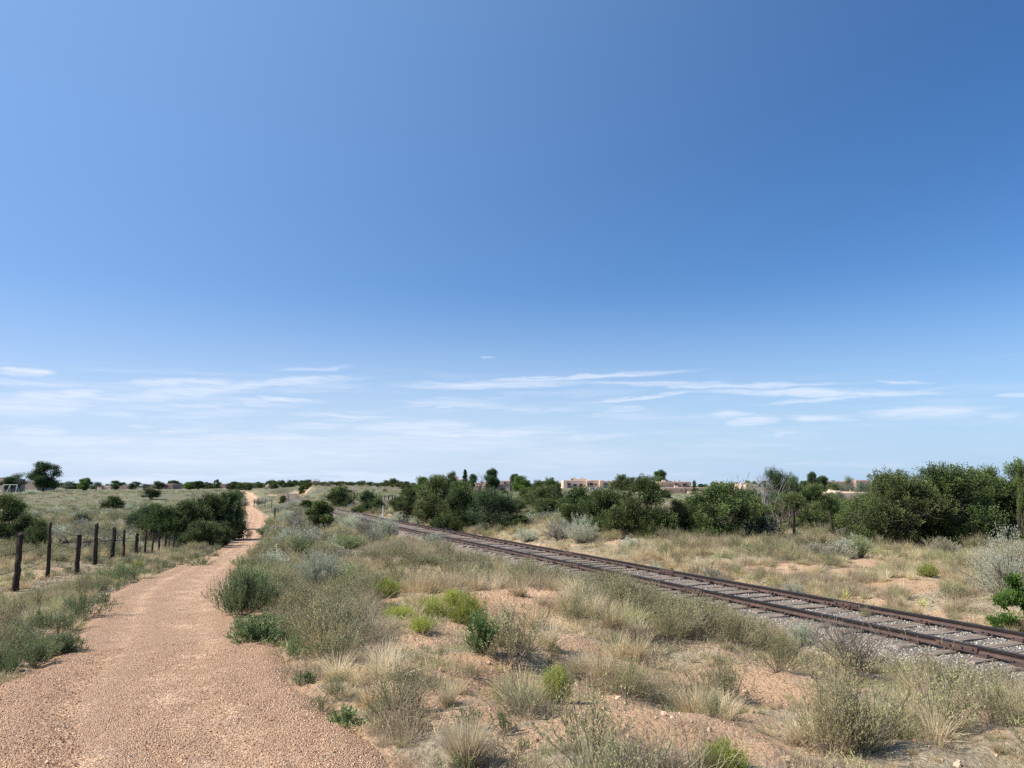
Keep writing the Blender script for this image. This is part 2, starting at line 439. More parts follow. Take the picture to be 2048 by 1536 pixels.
# ------------------------------------------------------------------ materials
def new_mat(name):
    m = bpy.data.materials.new(name); m.use_nodes = True
    nt = m.node_tree; nt.nodes.clear()
    out = nt.nodes.new('ShaderNodeOutputMaterial')
    return m, nt, out
class NT:
    def __init__(s, nt): s.nt = nt
    def n(s, kind, **kw):
        x = s.nt.nodes.new(kind)
        for k, v in kw.items(): setattr(x, k, v)
        return x
    def l(s, a, b): s.nt.links.new(a, b)
    def tex(s, kind, vec, scale, **inp):
        x = s.nt.nodes.new(kind); x.inputs['Scale'].default_value = scale
        for k, v in inp.items():
            if k in x.inputs: x.inputs[k].default_value = v
        if vec is not None: s.l(vec, x.inputs['Vector'])
        return x
    def ramp(s, fac, stops, interp='LINEAR'):
        r_ = s.nt.nodes.new('ShaderNodeValToRGB'); cr = r_.color_ramp; cr.interpolation = interp
        while len(cr.elements) < len(stops): cr.elements.new(.5)
        for e, (p, c) in zip(cr.elements, stops): e.position = p; e.color = (*c, 1) if len(c) == 3 else c
        s.l(fac, r_.inputs[0]); return r_.outputs[0]
    def mix(s, fac, a, b, blend='MIX'):
        x = s.nt.nodes.new('ShaderNodeMix'); x.data_type = 'RGBA'; x.blend_type = blend
        for sock, val in (('Factor', fac), ('A', a), ('B', b)):
            if isinstance(val, (int, float)): x.inputs[sock].default_value = val
            elif isinstance(val, tuple): x.inputs[sock].default_value = (*val, 1)
            else: s.l(val, x.inputs[sock])
        return x.outputs['Result']
    def math(s, op, a, b=0.0, c=None):
        x = s.nt.nodes.new('ShaderNodeMath'); x.operation = op
        for i, v in enumerate((a, b, c)):
            if v is None: continue
            if isinstance(v, (int, float)): x.inputs[i].default_value = v
            else: s.l(v, x.inputs[i])
        return x.outputs[0]
    def bump(s, h, strength, dist, nrm_=None):
        b = s.nt.nodes.new('ShaderNodeBump'); b.inputs['Strength'].default_value = strength; b.inputs['Distance'].default_value = dist
        s.l(h, b.inputs['Height'])
        if nrm_ is not None: s.l(nrm_, b.inputs['Normal'])
        return b.outputs[0]
    def bsdf(s, out, col, rough=.9, nrm_=None, spec=.2, metal=0.0):
        b = s.nt.nodes.new('ShaderNodeBsdfPrincipled')
        if isinstance(col, tuple): b.inputs['Base Color'].default_value = (*col, 1)
        else: s.l(col, b.inputs['Base Color'])
        if isinstance(rough, (int, float)): b.inputs['Roughness'].default_value = rough
        else: s.l(rough, b.inputs['Roughness'])
        b.inputs['Specular IOR Level'].default_value = spec
        b.inputs['Metallic'].default_value = metal
        if nrm_ is not None: s.l(nrm_, b.inputs['Normal'])
        if out is not None: s.l(b.outputs[0], out.inputs[0])
        return b.outputs[0]
def pos(n):
    g = n.n('ShaderNodeNewGeometry'); return g.outputs['Position']

def leaf_mat(name, a, b, dry=None, trans=.35, rough=.65, rnd=.5):
    """a..b by the tint attribute; whole plants drift a little towards dry"""
    m, nt, out = new_mat(name); n = NT(nt)
    at_ = n.n('ShaderNodeAttribute', attribute_name='tint')
    col = n.mix(at_.outputs['Fac'], a, b)
    oi = n.n('ShaderNodeObjectInfo')
    if dry is not None:
        f = n.math('MULTIPLY', n.math('POWER', oi.outputs['Random'], 1.6), rnd)
        col = n.mix(f, col, dry)
    hv = n.n('ShaderNodeHueSaturation'); n.l(col, hv.inputs['Color'])
    w = n.n('ShaderNodeTexWhiteNoise', noise_dimensions='1D'); n.l(oi.outputs['Random'], w.inputs['W'])
    mr = n.n('ShaderNodeMapRange'); n.l(w.outputs['Value'], mr.inputs[0]); mr.inputs[3].default_value = .78; mr.inputs[4].default_value = 1.2
    n.l(mr.outputs[0], hv.inputs['Value'])
    c = hv.outputs[0]
    p = n.bsdf(None, c, rough, spec=.25)
    if trans > 0:
        t = n.n('ShaderNodeBsdfTranslucent'); n.l(c, t.inputs[0])
        ms = n.n('ShaderNodeMixShader'); ms.inputs[0].default_value = trans
        n.l(p, ms.inputs[1]); n.l(t.outputs[0], ms.inputs[2]); n.l(ms.outputs[0], out.inputs[0])
    else: n.l(p, out.inputs[0])
    return m

M = {}
M['straw']   = leaf_mat('dry_straw', (.38,.29,.155), (.72,.585,.36), (.48,.37,.22), .38)
M['pale']    = leaf_mat('pale_straw', (.54,.44,.26), (.86,.75,.52), (.66,.54,.36), .38)
M['thatch']  = leaf_mat('grey_thatch', (.27,.215,.14), (.55,.46,.31), (.36,.25,.17), .32)
M['grass']   = leaf_mat('grey_green_grass', (.26,.265,.12), (.56,.53,.27), (.56,.47,.27), .38)
M['gtall']   = leaf_mat('fresh_green_grass', (0.156,0.208,0.078), (0.364,0.416,0.195), (0.442,0.403,0.234), .3)
M['olive']   = leaf_mat('olive_twig_leaves', (.235,.235,.10), (.50,.485,.235), (.48,.41,.22), .36)
M['kochia']  = leaf_mat('deep_green_leaves', (.10,.145,.055), (.255,.325,.140), (.25,.26,.13), .32)
M['lime']    = leaf_mat('yellow_green_leaves', (.20,.24,.035), (.50,.53,.12), (.42,.40,.16), .3, rnd=.3)
M['green']   = leaf_mat('plain_green_leaves', (0.091,0.156,0.046), (0.221,0.325,0.104), (0.208,0.260,0.117), .28)
M['sage']    = leaf_mat('silvery_sage_leaves', (.30,.325,.225), (.66,.68,.51), (.44,.42,.31), .28, rnd=.3)
M['greysage']= leaf_mat('grey_brush_leaves', (.175,.165,.125), (.40,.385,.30), (.28,.23,.18), .15)
M['juniper'] = leaf_mat('juniper_scales', (.024,.042,.013), (.170,.228,.062), (.17,.17,.06), .14, .6, .35)
M['pinyon']  = leaf_mat('pinyon_needles', (0.036,0.060,0.026), (0.138,0.180,0.074), None, .12)
M['elm']     = leaf_mat('elm_leaves', (0.046,0.085,0.029), (0.124,0.195,0.065), None, .3)
M['elmgrey'] = leaf_mat('olive_tree_leaves', (0.108,0.144,0.096), (0.240,0.288,0.204), None, .25)
M['elmlime'] = leaf_mat('bright_tree_leaves', (0.084,0.156,0.030), (0.204,0.324,0.072), None, .3)
M['twig']    = leaf_mat('woody_twigs', (0.130,0.098,0.072), (0.325,0.273,0.221), (0.156,0.104,0.078), 0, .9)
M['deadwood']= leaf_mat('bleached_dead_wood', (.13,.12,.11), (.29,.27,.245), None, 0, .9)
M['flower']  = leaf_mat('yellow_flowers', (.62,.45,.04), (.85,.70,.12), None, .2)
M['yucca']   = leaf_mat('yucca_blades', (.36,.36,.10), (.62,.58,.22), None, .1)

def bark(name, a, b):
    m, nt, out = new_mat(name); n = NT(nt); p = pos(n)
    mp = n.n('ShaderNodeMapping'); mp.inputs['Scale'].default_value = (1, 1, .18); n.l(p, mp.inputs[0])
    z = n.tex('ShaderNodeTexNoise', mp.outputs[0], 26, Detail=6, Roughness=.65)
    c = n.ramp(z.outputs['Fac'], [(.3, a), (.7, b)])
    n.bsdf(out, c, .95, n.bump(z.outputs['Fac'], .9, .03), .1)
    return m
M['bark'] = bark('shaggy_bark', (.045,.034,.027), (.19,.155,.13))
M['postwood'] = bark('weathered_post_wood', (.018,.014,.013), (.085,.063,.052))

# ground ------------------------------------------------------------
def ground_mat():
    m, nt, out = new_mat('desert_soil'); n = NT(nt); p = pos(n)
    n1 = n.tex('ShaderNodeTexNoise', p, .8, Detail=5, Roughness=.6)
    n2 = n.tex('ShaderNodeTexNoise', p, 9, Detail=7, Roughness=.72)
    n3 = n.tex('ShaderNodeTexNoise', p, 70, Detail=4, Roughness=.7)
    soil = n.ramp(n1.outputs['Fac'], [(.3, (.50,.305,.175)), (.5, (.60,.38,.225)), (.72, (.68,.465,.295))])
    soil = n.mix(n.ramp(n2.outputs['Fac'], [(.34, (.4,.4,.4)), (.5, (0,0,0))]), soil, (.30,.17,.105))
    soil = n.mix(n.ramp(n3.outputs['Fac'], [(.33, (.4,.4,.4)), (.45, (0,0,0))]), soil, (.33,.20,.13))
    # dry litter
    lit = n.tex('ShaderNodeTexNoise', p, 34, Detail=6, Roughness=.8)
    va = n.n('ShaderNodeAttribute', attribute_name='veg')
    soil = n.mix(n.math('MULTIPLY', n.ramp(lit.outputs['Fac'], [(.40, (0,0,0)), (.58, (.95,.95,.95))]), n.math('ADD', n.math('MULTIPLY', va.outputs['Fac'], 1.3), .12)), soil, (.50,.425,.30))
    # sparse cover seen from far away
    g1 = n.tex('ShaderNodeTexNoise', p, .06, Detail=7, Roughness=.65)
    g2 = n.tex('ShaderNodeTexNoise', p, .9, Detail=8, Roughness=.75)
    veg = n.ramp(g1.outputs['Fac'], [(.36, (.145,.145,.082)), (.5, (.20,.18,.112)), (.64, (.27,.22,.14))])
    veg = n.mix(n.ramp(g2.outputs['Fac'], [(.36, (.85,.85,.85)), (.52, (0,0,0))]), veg, (.135,.145,.085))
    veg = n.mix(n.ramp(n2.outputs['Fac'], [(.42, (.6,.6,.6)), (.55, (0,0,0))]), veg, (.17,.15,.10))
    a = n.n('ShaderNodeAttribute', attribute_name='veg')
    ps = n.n('ShaderNodeVectorMath', operation='LENGTH'); n.l(p, ps.inputs[0])
    nearf = n.ramp(n.math('DIVIDE', ps.outputs['Value'], 100.0), [(.18, (1,1,1)), (.5, (0,0,0))])
    veg = n.mix(nearf, veg, n.ramp(n2.outputs['Fac'], [(.35, (.30,.235,.15)), (.6, (.50,.41,.28))]))
    f = n.math('ADD', a.outputs['Fac'], n.math('MULTIPLY', n.math('SUBTRACT', g2.outputs['Fac'], .5), 1.2))
    fr_ = n.ramp(f, [(.38, (0,0,0)), (.62, (1,1,1))])
    col = n.mix(fr_, soil, veg)
    h = n.math('ADD', n.math('MULTIPLY', n2.outputs['Fac'], .9), n.math('MULTIPLY', n3.outputs['Fac'], .35))
    vo = n.tex('ShaderNodeTexVoronoi', p, 26); 
    h = n.math('SUBTRACT', h, n.math('MULTIPLY', vo.outputs['Distance'], .35))
    n.bsdf(out, col, .95, n.bump(h, 1.0, .09), .1)
    return m
M['ground'] = ground_mat()

def trail_mat():
    m, nt, out = new_mat('crushed_gravel'); n = NT(nt); p = pos(n)
    at_ = n.n('ShaderNodeAttribute', attribute_name='tint')      # across the path, 0..1
    vo = n.tex("ShaderNodeTexVoronoi", p, 95, Randomness=1.0)
    vb = n.tex('ShaderNodeTexVoronoi', p, 160, Randomness=1.0)
    n1 = n.tex('ShaderNodeTexNoise', p, 2.2, Detail=6, Roughness=.6)
    n2 = n.tex('ShaderNodeTexNoise', p, 40, Detail=5, Roughness=.75)
    cs = n.n('ShaderNodeSeparateColor'); n.l(vo.outputs['Color'], cs.inputs[0])
    stone = n.ramp(cs.outputs[0], [(.0, (.40,.22,.12)), (.3, (.58,.345,.195)), (.62, (.67,.43,.25)), (.88, (.74,.51,.325)), (1, (.79,.64,.47))])
    sand = n.ramp(n1.outputs['Fac'], [(.35, (.60,.38,.235)), (.7, (.68,.46,.295))])
    # worn lines where the fines show
    rut = n.ramp(at_.outputs['Fac'], [(.0, (.0,.0,.0)), (.24, (.1,.1,.1)), (.34, (.6,.6,.6)), (.44, (.15,.15,.15)), (.56, (.6,.6,.6)), (.66, (.55,.55,.55)), (.8, (.1,.1,.1)), (1, (0,0,0))])
    f = n.math('ADD', n.math('MULTIPLY', rut, .6), n.math('SUBTRACT', n1.outputs['Fac'], .55))
    f = n.math('ADD', f, n.math('MULTIPLY', n.math('SUBTRACT', n2.outputs['Fac'], .5), 2.2))
    fr_ = n.ramp(f, [(.12, (0,0,0)), (.45, (.85,.85,.85))])
    col = n.mix(fr_, stone, sand)
    crack = n.ramp(vo.outputs['Distance'], [(.32, (0,0,0)), (.62, (.75,.75,.75))])
    col = n.mix(n.math('MULTIPLY', crack, n.math('SUBTRACT', 1.0, fr_)), col, (.30,.175,.115))
    col = n.mix(n.ramp(n2.outputs['Fac'], [(.3, (.5,.5,.5)), (.42, (0,0,0))]), col, (.27,.155,.10))
    h = n.math('SUBTRACT', n.math('MULTIPLY', vb.outputs['Distance'], -.25), n.math('MULTIPLY', vo.outputs['Distance'], n.math('SUBTRACT', 1.15, fr_)))
    n.bsdf(out, col, .92, n.bump(h, 1.0, .016), .15)
    return m
M['trail'] = trail_mat()

def stones_mat(name, stops):
    m, nt, out = new_mat(name); n = NT(nt); p = pos(n)
    oi = n.n('ShaderNodeObjectInfo')
    c = n.ramp(oi.outputs['Random'], stops)
    z = n.tex('ShaderNodeTexNoise', p, 90, Detail=4)
    c = n.mix(n.math('MULTIPLY', z.outputs['Fac'], .5), c, (.22,.18,.16), 'MULTIPLY') if False else c
    n.bsdf(out, c, .9, n.bump(z.outputs['Fac'], .6, .01), .2)
    return m
M['pebble'] = stones_mat('pink_gravel_stones', [(0, (.36,.20,.11)), (.35, (.56,.335,.195)), (.7, (.67,.43,.265)), (.97, (.72,.51,.35)), (1, (.78,.66,.52))])
M['clod'] = stones_mat('soil_clods', [(0, (.30,.165,.10)), (.5, (.46,.28,.18)), (1, (.6,.42,.3))])
M['ballaststone'] = stones_mat('grey_ballast_stones', [(0, (.13,.11,.09)), (.4, (.28,.245,.20)), (.8, (.44,.39,.32)), (1, (.60,.55,.47))])

def ballast_mat():
    m, nt, out = new_mat('ballast_bed'); n = NT(nt); p = pos(n)
    vo = n.tex('ShaderNodeTexVoronoi', p, 26)
    cs = n.n('ShaderNodeSeparateColor'); n.l(vo.outputs['Color'], cs.inputs[0])
    c = n.ramp(cs.outputs[0], [(0, (.16,.135,.11)), (.4, (.29,.245,.20)), (.8, (.40,.35,.29)), (1, (.54,.49,.42))])
    n1 = n.tex('ShaderNodeTexNoise', p, 1.6, Detail=6, Roughness=.65)
    ac = n.n('ShaderNodeAttribute', attribute_name='tint')      # across the bed: dirt and litter gather on the shoulders
    sh = n.math('MULTIPLY', n.math('ABSOLUTE', n.math('SUBTRACT', ac.outputs['Fac'], .5)), 2.0)
    c = n.mix(n.ramp(n.math('ADD', n1.outputs['Fac'], n.math('MULTIPLY', sh, .38)), [(.62, (0,0,0)), (.86, (.85,.85,.85))]), c, (.46,.35,.24))
    c = n.mix(n.ramp(vo.outputs['Distance'], [(.3, (0,0,0)), (.6, (.8,.8,.8))]), c, (.10,.085,.075))
    n.bsdf(out, c, .95, n.bump(n.math('MULTIPLY', vo.outputs['Distance'], -1.0), 1.0, .035), .15)
    return m
M['ballast'] = ballast_mat()

def rail_mat():
    m, nt, out = new_mat('rusty_rail_steel'); n = NT(nt); p = pos(n)
    z = n.tex('ShaderNodeTexNoise', p, 5, Detail=7, Roughness=.7)
    z2 = n.tex('ShaderNodeTexNoise', p, 60, Detail=4, Roughness=.7)
    c = n.ramp(z.outputs['Fac'], [(.3, (.045,.029,.026)), (.5, (.085,.054,.046)), (.72, (.155,.085,.06))])
    c = n.mix(n.ramp(z2.outputs['Fac'], [(.5, (0,0,0)), (.7, (.6,.6,.6))]), c, (.06,.04,.034))
    n.bsdf(out, c, n.math('ADD', n.math('MULTIPLY', z2.outputs['Fac'], .25), .5), n.bump(z2.outputs['Fac'], .35, .004), .4, .15)
    return m
M['rail'] = rail_mat()
def railtop_mat():
    m, nt, out = new_mat('worn_rail_head'); n = NT(nt); p = pos(n)
    z = n.tex('ShaderNodeTexNoise', p, 14, Detail=6, Roughness=.7)
    c = n.ramp(z.outputs['Fac'], [(.3, (.010,.008,.009)), (.7, (.030,.023,.022))])
    n.bsdf(out, c, n.math('ADD', n.math('MULTIPLY', z.outputs['Fac'], .3), .33), None, .5, .25)
    return m
M['railtop'] = railtop_mat()

def sleeper_mat():
    m, nt, out = new_mat('weathered_sleeper_wood'); n = NT(nt)
    tc = n.n('ShaderNodeTexCoord'); oi = n.n('ShaderNodeObjectInfo')
    v = n.n('ShaderNodeVectorMath', operation='MULTIPLY_ADD'); n.l(tc.outputs['Object'], v.inputs[0]); v.inputs[1].default_value = (.09, 1.6, 1.6)
    cx = n.n('ShaderNodeCombineXYZ'); n.l(n.math('MULTIPLY', oi.outputs['Random'], 50.0), cx.inputs[0]); n.l(cx.outputs[0], v.inputs[2])
    z = n.tex('ShaderNodeTexNoise', v.outputs[0], 22, Detail=8, Roughness=.72)
    c = n.ramp(z.outputs['Fac'], [(.34, (.03,.021,.016)), (.43, (.16,.115,.085)), (.58, (.34,.285,.235)), (.75, (.47,.41,.35))])
    c = n.mix(n.math('MULTIPLY', oi.outputs['Random'], .45), c, (.22,.15,.10))
    n.bsdf(out, c, .93, n.bump(z.outputs['Fac'], 1.0, .02), .15)
    return m
M['sleeper'] = sleeper_mat()

def plain(name, a, b=None, scale=6, rough=.85, bumpd=.01, spec=.25, metal=0.0):
    m, nt, out = new_mat(name); n = NT(nt); p = pos(n)
    z = n.tex('ShaderNodeTexNoise', p, scale, Detail=6, Roughness=.65)
    b = b or tuple(x * .8 for x in a)
    c = n.ramp(z.outputs['Fac'], [(.3, b), (.7, a)])
    n.bsdf(out, c, rough, n.bump(z.outputs['Fac'], .4, bumpd), spec, metal)
    return m
M['adobe'] = plain('tan_adobe_stucco', (.47,.345,.265), (.42,.30,.23), 1.2)
M['adobelight'] = plain('light_adobe_stucco', (.60,.44,.33), (.55,.40,.30), 1.2)
M['adobered'] = plain('red_adobe_stucco', (.38,.265,.20), (.32,.22,.165), 1.2)
M['roofing'] = plain('pale_flat_roofing', (.52,.48,.43), (.45,.41,.37), 2)
M['window'] = plain('dark_window_glass', (.03,.035,.045), (.02,.025,.03), 3, .15, .001, .6)
M['frame'] = plain('window_frame', (.28,.24,.2), None, 8)
M['whitewood'] = plain('pale_painted_wood', (.66,.64,.6), None, 8)
M['bluetrim'] = plain('blue_painted_trim', (.10,.18,.42), (.08,.14,.34), 3)
M['whitepaint'] = plain('white_painted_steel', (.78,.78,.76), (.62,.61,.58), 9, .5, .002)
M['greymetal'] = plain('galvanised_steel', (.42,.44,.46), (.30,.31,.33), 9, .5, .002, .4, .4)
M['tpost'] = plain('dark_steel_post', (.05,.055,.05), (.03,.03,.03), 9, .7, .002)
M['wire'] = plain('rusty_wire', (.13,.095,.075), (.07,.05,.04), 30, .7, .001)
#plain('far_blue_hills', (.20,.27,.38), (.17,.23,.34), .001, 1, .01, .0)
# ------------------------------------------------------------------ ground sheet
def axis(lim_lo, lim_hi, c0, step0, grow, maxn):
    """points spaced step0 around c0, growing outwards"""
    up = [c0]; s = step0
    while up[-1] < lim_hi: up.append(up[-1] + s); s *= grow
    dn = [c0]; s = step0
    while dn[-1] > lim_lo: dn.append(dn[-1] - s); s *= grow
    return np.array(dn[:0:-1] + up)
gx = axis(-14000, 14000, 0.5, .065, 1.0165, 0)
gy = axis(-900, 16000, 5.5, .065, 1.0165, 0)
GX, GY = np.meshgrid(gx, gy)
fx, fy = GX.ravel(), GY.ravel()
gzv, tdist, kdist = ground(fx, fy)
def cover(x, y):
    """how thickly plants cover the ground, 0..1 (world positions)"""
    r_ = np.hypot(x, y)
    c = .62 * fbm(x * .35, y * .35, 3, 21) + .38 * fbm(x * 1.3, y * 1.3, 2, 25)
    far = sstep(14, 45, r_)
    return np.clip(.66 + (c - .48) * (5.5 - 3.2 * far) + .42 * far, 0, 1)
bare_spots = [(1060,1205,.9),(1000,1250,.6),(1130,1290,.5),(1330,1240,.5),(1290,1450,.5),(1500,1380,.45),(1790,1440,.35),(1640,1420,.25),(1180,1400,.45),(1250,1330,.3),(1390,1350,.4),
              (870,1175,.8),(800,1210,.5),(850,1290,.35),(1570,1135,1.6),(1780,1130,1.2),(1250,1085,1.4),(1700,1145,1.0),(1900,1110,1.2),(700,1340,.2),(850,1400,.25),(760,1150,.8),(1000,1440,.25),(1100,1480,.2)]
BARE = []
for (a, b, r_) in bare_spots:
    g = G(a, b); BARE.append((g.x, g.y, r_ * (1.12 if b > 1195 and a > 900 else .65 if a > 1240 and b < 1150 else 1.0)))
def bareness(x, y):
    f = np.zeros(len(x))
    for (bx_, by_, r_) in BARE:
        f = np.maximum(f, 1 - sstep(.5, 1.25, np.hypot(x - bx_, (y - by_) * .8) / r_ + (vnoise(x * 4, y * 4, 3) - .5) * .5))
    return f
veg = cover(fx, fy) * (1 - .9 * bareness(fx, fy))
veg = np.where(np.hypot(fx, fy) < 22, veg * .72, veg)
veg = veg * (1 - sstep(30, 90, np.hypot(fx, fy))) + sstep(30, 90, np.hypot(fx, fy)) * np.clip(veg + .25, 0, 1)
# the orange cut bank beside the far track and the bare rims of the path
cb = P(588, 975, 150)
veg = np.where(np.hypot(fx - cb.x, (fy - cb.y) * .35) < 3.6, 0.0, veg)
veg = np.where(tdist < .15, 0, veg); veg = np.where(kdist < 2.6, veg * .4, veg)
ny, nx = GX.shape
idx = np.arange(ny * nx).reshape(ny, nx)
q = np.stack([idx[:-1, :-1], idx[:-1, 1:], idx[1:, 1:], idx[1:, :-1]], -1).reshape(-1, 4)
gm = bpy.data.meshes.new('ground')
gm.vertices.add(len(fx)); gm.vertices.foreach_set('co', np.stack([fx, fy, gzv], 1).astype(np.float32).ravel())
gm.loops.add(len(q) * 4); gm.loops.foreach_set('vertex_index', q.astype(np.int32).ravel())
gm.polygons.add(len(q)); gm.polygons.foreach_set('loop_start', np.arange(0, len(q) * 4, 4, dtype=np.int32))
gm.polygons.foreach_set('use_smooth', np.ones(len(q), bool))
a_ = gm.attributes.new('veg', 'FLOAT', 'POINT'); a_.data.foreach_set('value', veg.astype(np.float32))
gm.materials.append(M['ground']); gm.update(calc_edges=True)
tag(link('ground', gm), kind='structure')
print('ground verts', len(fx))

def ribbon(name, C, halfw, zf, mat, nacross=26, kind='structure'):
    """sheet along centre samples C (n,3) ; zf(u, s, x, y, z) gives the height"""
    n = len(C); T = np.gradient(C[:, :2], axis=0); T /= np.linalg.norm(T, axis=1, keepdims=True)
    S = np.stack([T[:, 1], -T[:, 0]], 1)
    u = np.linspace(-1, 1, nacross)
    X = C[:, 0, None] + S[:, 0, None] * u[None] * halfw[:, None]; Y = C[:, 1, None] + S[:, 1, None] * u[None] * halfw[:, None]
    Z = zf(np.broadcast_to(u, X.shape), X, Y, np.broadcast_to(C[:, 2:3], X.shape))
    mb = MB(); i = np.arange(n * nacross).reshape(n, nacross)
    a, b, c, d = i[:-1, :-1].ravel(), i[:-1, 1:].ravel(), i[1:, 1:].ravel(), i[1:, :-1].ravel()
    mb.add(np.stack([X, Y, Z], -1).reshape(-1, 3), np.concatenate([np.stack([a, b, c], 1), np.stack([a, c, d], 1)]), np.broadcast_to((u + 1) / 2, X.shape).ravel())
    return tag(link(name, mb.mesh(name, mat, True)), kind=kind)
# resample the trail finely near the camera
seg = np.concatenate([[0], np.cumsum(np.linalg.norm(np.diff(TRAIL[:, :2], axis=0), axis=1))])
s_ = [0.0]
while s_[-1] < seg[-1]:
    dist = np.hypot(np.interp(s_[-1], seg, TRAIL[:, 0]), np.interp(s_[-1], seg, TRAIL[:, 1]))
    s_.append(s_[-1] + max(.035, dist * .006))
TC = np.stack([np.interp(s_, seg, TRAIL[:, k]) for k in range(4)], 1)
def trail_z(u, X, Y, Z):
    near = np.clip(1.2 - np.hypot(X, Y) / 60, 0.1, 1)
    z = Z + .025 - .15 * sstep(.62, 1.0, np.abs(u)) - .012 * np.exp(-((np.abs(u + .06) - .28) / .10) ** 2)
    return z + ((fbm(X * 2, Y * 2, 3, 31) - .5) * .05 + (fbm(X * 14, Y * 14, 3, 33) - .5) * .02) * near + (vnoise(X * 1.7, Y * 1.7, 8) - .5) * .06 * sstep(.5, 1, np.abs(u))
ribbon('trail', TC, TC[:, 3] / 2 + .42, trail_z, M['trail'], 90)

TRC = np.stack([TR_X, TR_Y, np.full(len(TR_X), RAILZ - .125)], 1)
ss_ = np.arange(0, TR_S[-1], .12)
TRF = np.stack([np.interp(ss_, TR_S, TRC[:, k]) for k in range(3)], 1)
def ball_z(u, X, Y, Z):
    return Z - .24 * sstep(.60, 1.0, np.abs(u)) - .026 + .035 * sstep(35, 60, Y) + (fbm(X * 3, Y * 3, 3, 41) - .5) * (.03 + .05 * sstep(.6, .9, np.abs(u))) + (fbm(X * 13, Y * 13, 2, 43) - .5) * .02
ribbon('track_bed', TRF, np.full(len(TRF), 2.15), ball_z, M['ballast'], 44)

# ------------------------------------------------------------------ railway track : one thing
track = empty('railway_track', (float(np.interp(5, TR_Y, TR_X)), 5, RAILZ - .17))
TO = np.array(track.location)
tag(track, 'old single railway track, two rusty rails on weathered sleepers, curving away to the left', 'railway track')
prof = .68 * np.array([(-.066,-.158),(.066,-.158),(.066,-.149),(.014,-.132),(.0085,-.120),(.0085,-.078),(.016,-.068),(.037,-.060),(.038,-.008),(.032,0.0),(-.032,0.0),(-.038,-.008),(-.037,-.060),(-.016,-.068),(-.0085,-.078),(-.0085,-.120),(-.014,-.132),(-.066,-.149)])
def track_frame(off, s):
    x = np.interp(s, TR_S, TR_X); y = np.interp(s, TR_S, TR_Y); tx = np.interp(s, TR_S, TR_TX); ty = np.interp(s, TR_S, TR_TY)
    return x + ty * off, y - tx * off, tx, ty
def rail_mesh(off):
    s = np.arange(0, TR_S[-1], .35); x, y, tx, ty = track_frame(off, s)
    wob = (vnoise(s * .22, s * 0 + off, 3) - .5) * .018
    k = len(prof)
    V = np.stack([x[:, None] + ty[:, None] * prof[None, :, 0] - TO[0], y[:, None] - tx[:, None] * prof[None, :, 0] - TO[1], (RAILZ + wob - TO[2])[:, None] + prof[None, :, 1] + 0 * x[:, None]], -1)
    i = (np.arange(len(s) - 1) * k)[:, None]; j = np.arange(k)[None]; jn = (j + 1) % k
    a, b, c, d = (i + j), (i + jn), (i + k + jn), (i + k + j)
    q = np.stack([a, b, c, d], -1).reshape(-1, 4)
    mi = np.where(np.broadcast_to((j >= 7) & (j <= 11), a.shape).ravel(), 1, 0)
    mb = MB(); V = V.reshape(-1, 3)
    mb.add(V, np.concatenate([q[mi == 0][:, [0, 3, 2]], q[mi == 0][:, [0, 2, 1]]]), .5, 0)
    mb.v.append(np.zeros((0, 3))); mb.t.append(np.concatenate([q[mi == 1][:, [0, 3, 2]], q[mi == 1][:, [0, 2, 1]]])); mb.c.append(np.zeros(0)); mb.m.append(np.full(2 * (mi == 1).sum(), 1))
    return mb.mesh('rail', [M['rail'], M['railtop']], False)
GA = .7535
rails = {}
for off in (-GA, GA):
    rails[off] = link('rail', rail_mesh(off), track)
# joint bars with bolts where the photograph shows the rail joints
jm = MB()
for side in (-1, 1):
    box(jm, -.32, .32, side * .010 if side > 0 else -.030, .030 if side > 0 else -.010, -.084, -.022, .5)
    for bx_ in (-.25, -.09, .09, .25):
        a = np.arange(6) * np.pi / 3
        y0, y1 = (side * .030, side * .052)
        V = [(bx_ + .014 * math.cos(t), y0, -.052 + .014 * math.sin(t)) for t in a] + [(bx_ + .014 * math.cos(t), y1, -.052 + .014 * math.sin(t)) for t in a]
        t = []
        for i in range(6): t += [(i, (i + 1) % 6, 6 + (i + 1) % 6), (i, 6 + (i + 1) % 6, 6 + i)]
        for i in range(1, 5): t += [(6, 6 + i, 7 + i)]
        jm.add(V, t, .5)
joint_me = jm.mesh('joint_bar', M['rail'])
near_j = [1911, 1388, 1148]; far_j = [1695, 1335, 1137]
def s_at_px(px, off):
    s = np.arange(0, TR_S[-1], .05); x, y, _, _ = track_frame(off, s)
    pxs = 1024 + FPX * x / (y * math.cos(PITCH) + (RAILZ - CAMZ) * math.sin(PITCH))
    m = y > 3
    return s[m][np.abs(pxs[m] - px).argmin()]
for off, lst in ((-GA, near_j), (GA, far_j)):
    ss = [s_at_px(p_, off) for p_ in lst]; ss += [ss[-1] + 11.9 * k for k in (1, 2, 3)] + ([ss[0] - 11.9] if ss[0] > 12 else [])
    for s in ss:
        x, y, tx, ty = track_frame(off, s)
        o = link('joint_bar', joint_me, rails[off], (x - TO[0], y - TO[1], RAILZ - TO[2])); o.rotation_euler = (0, 0, math.atan2(ty, tx))
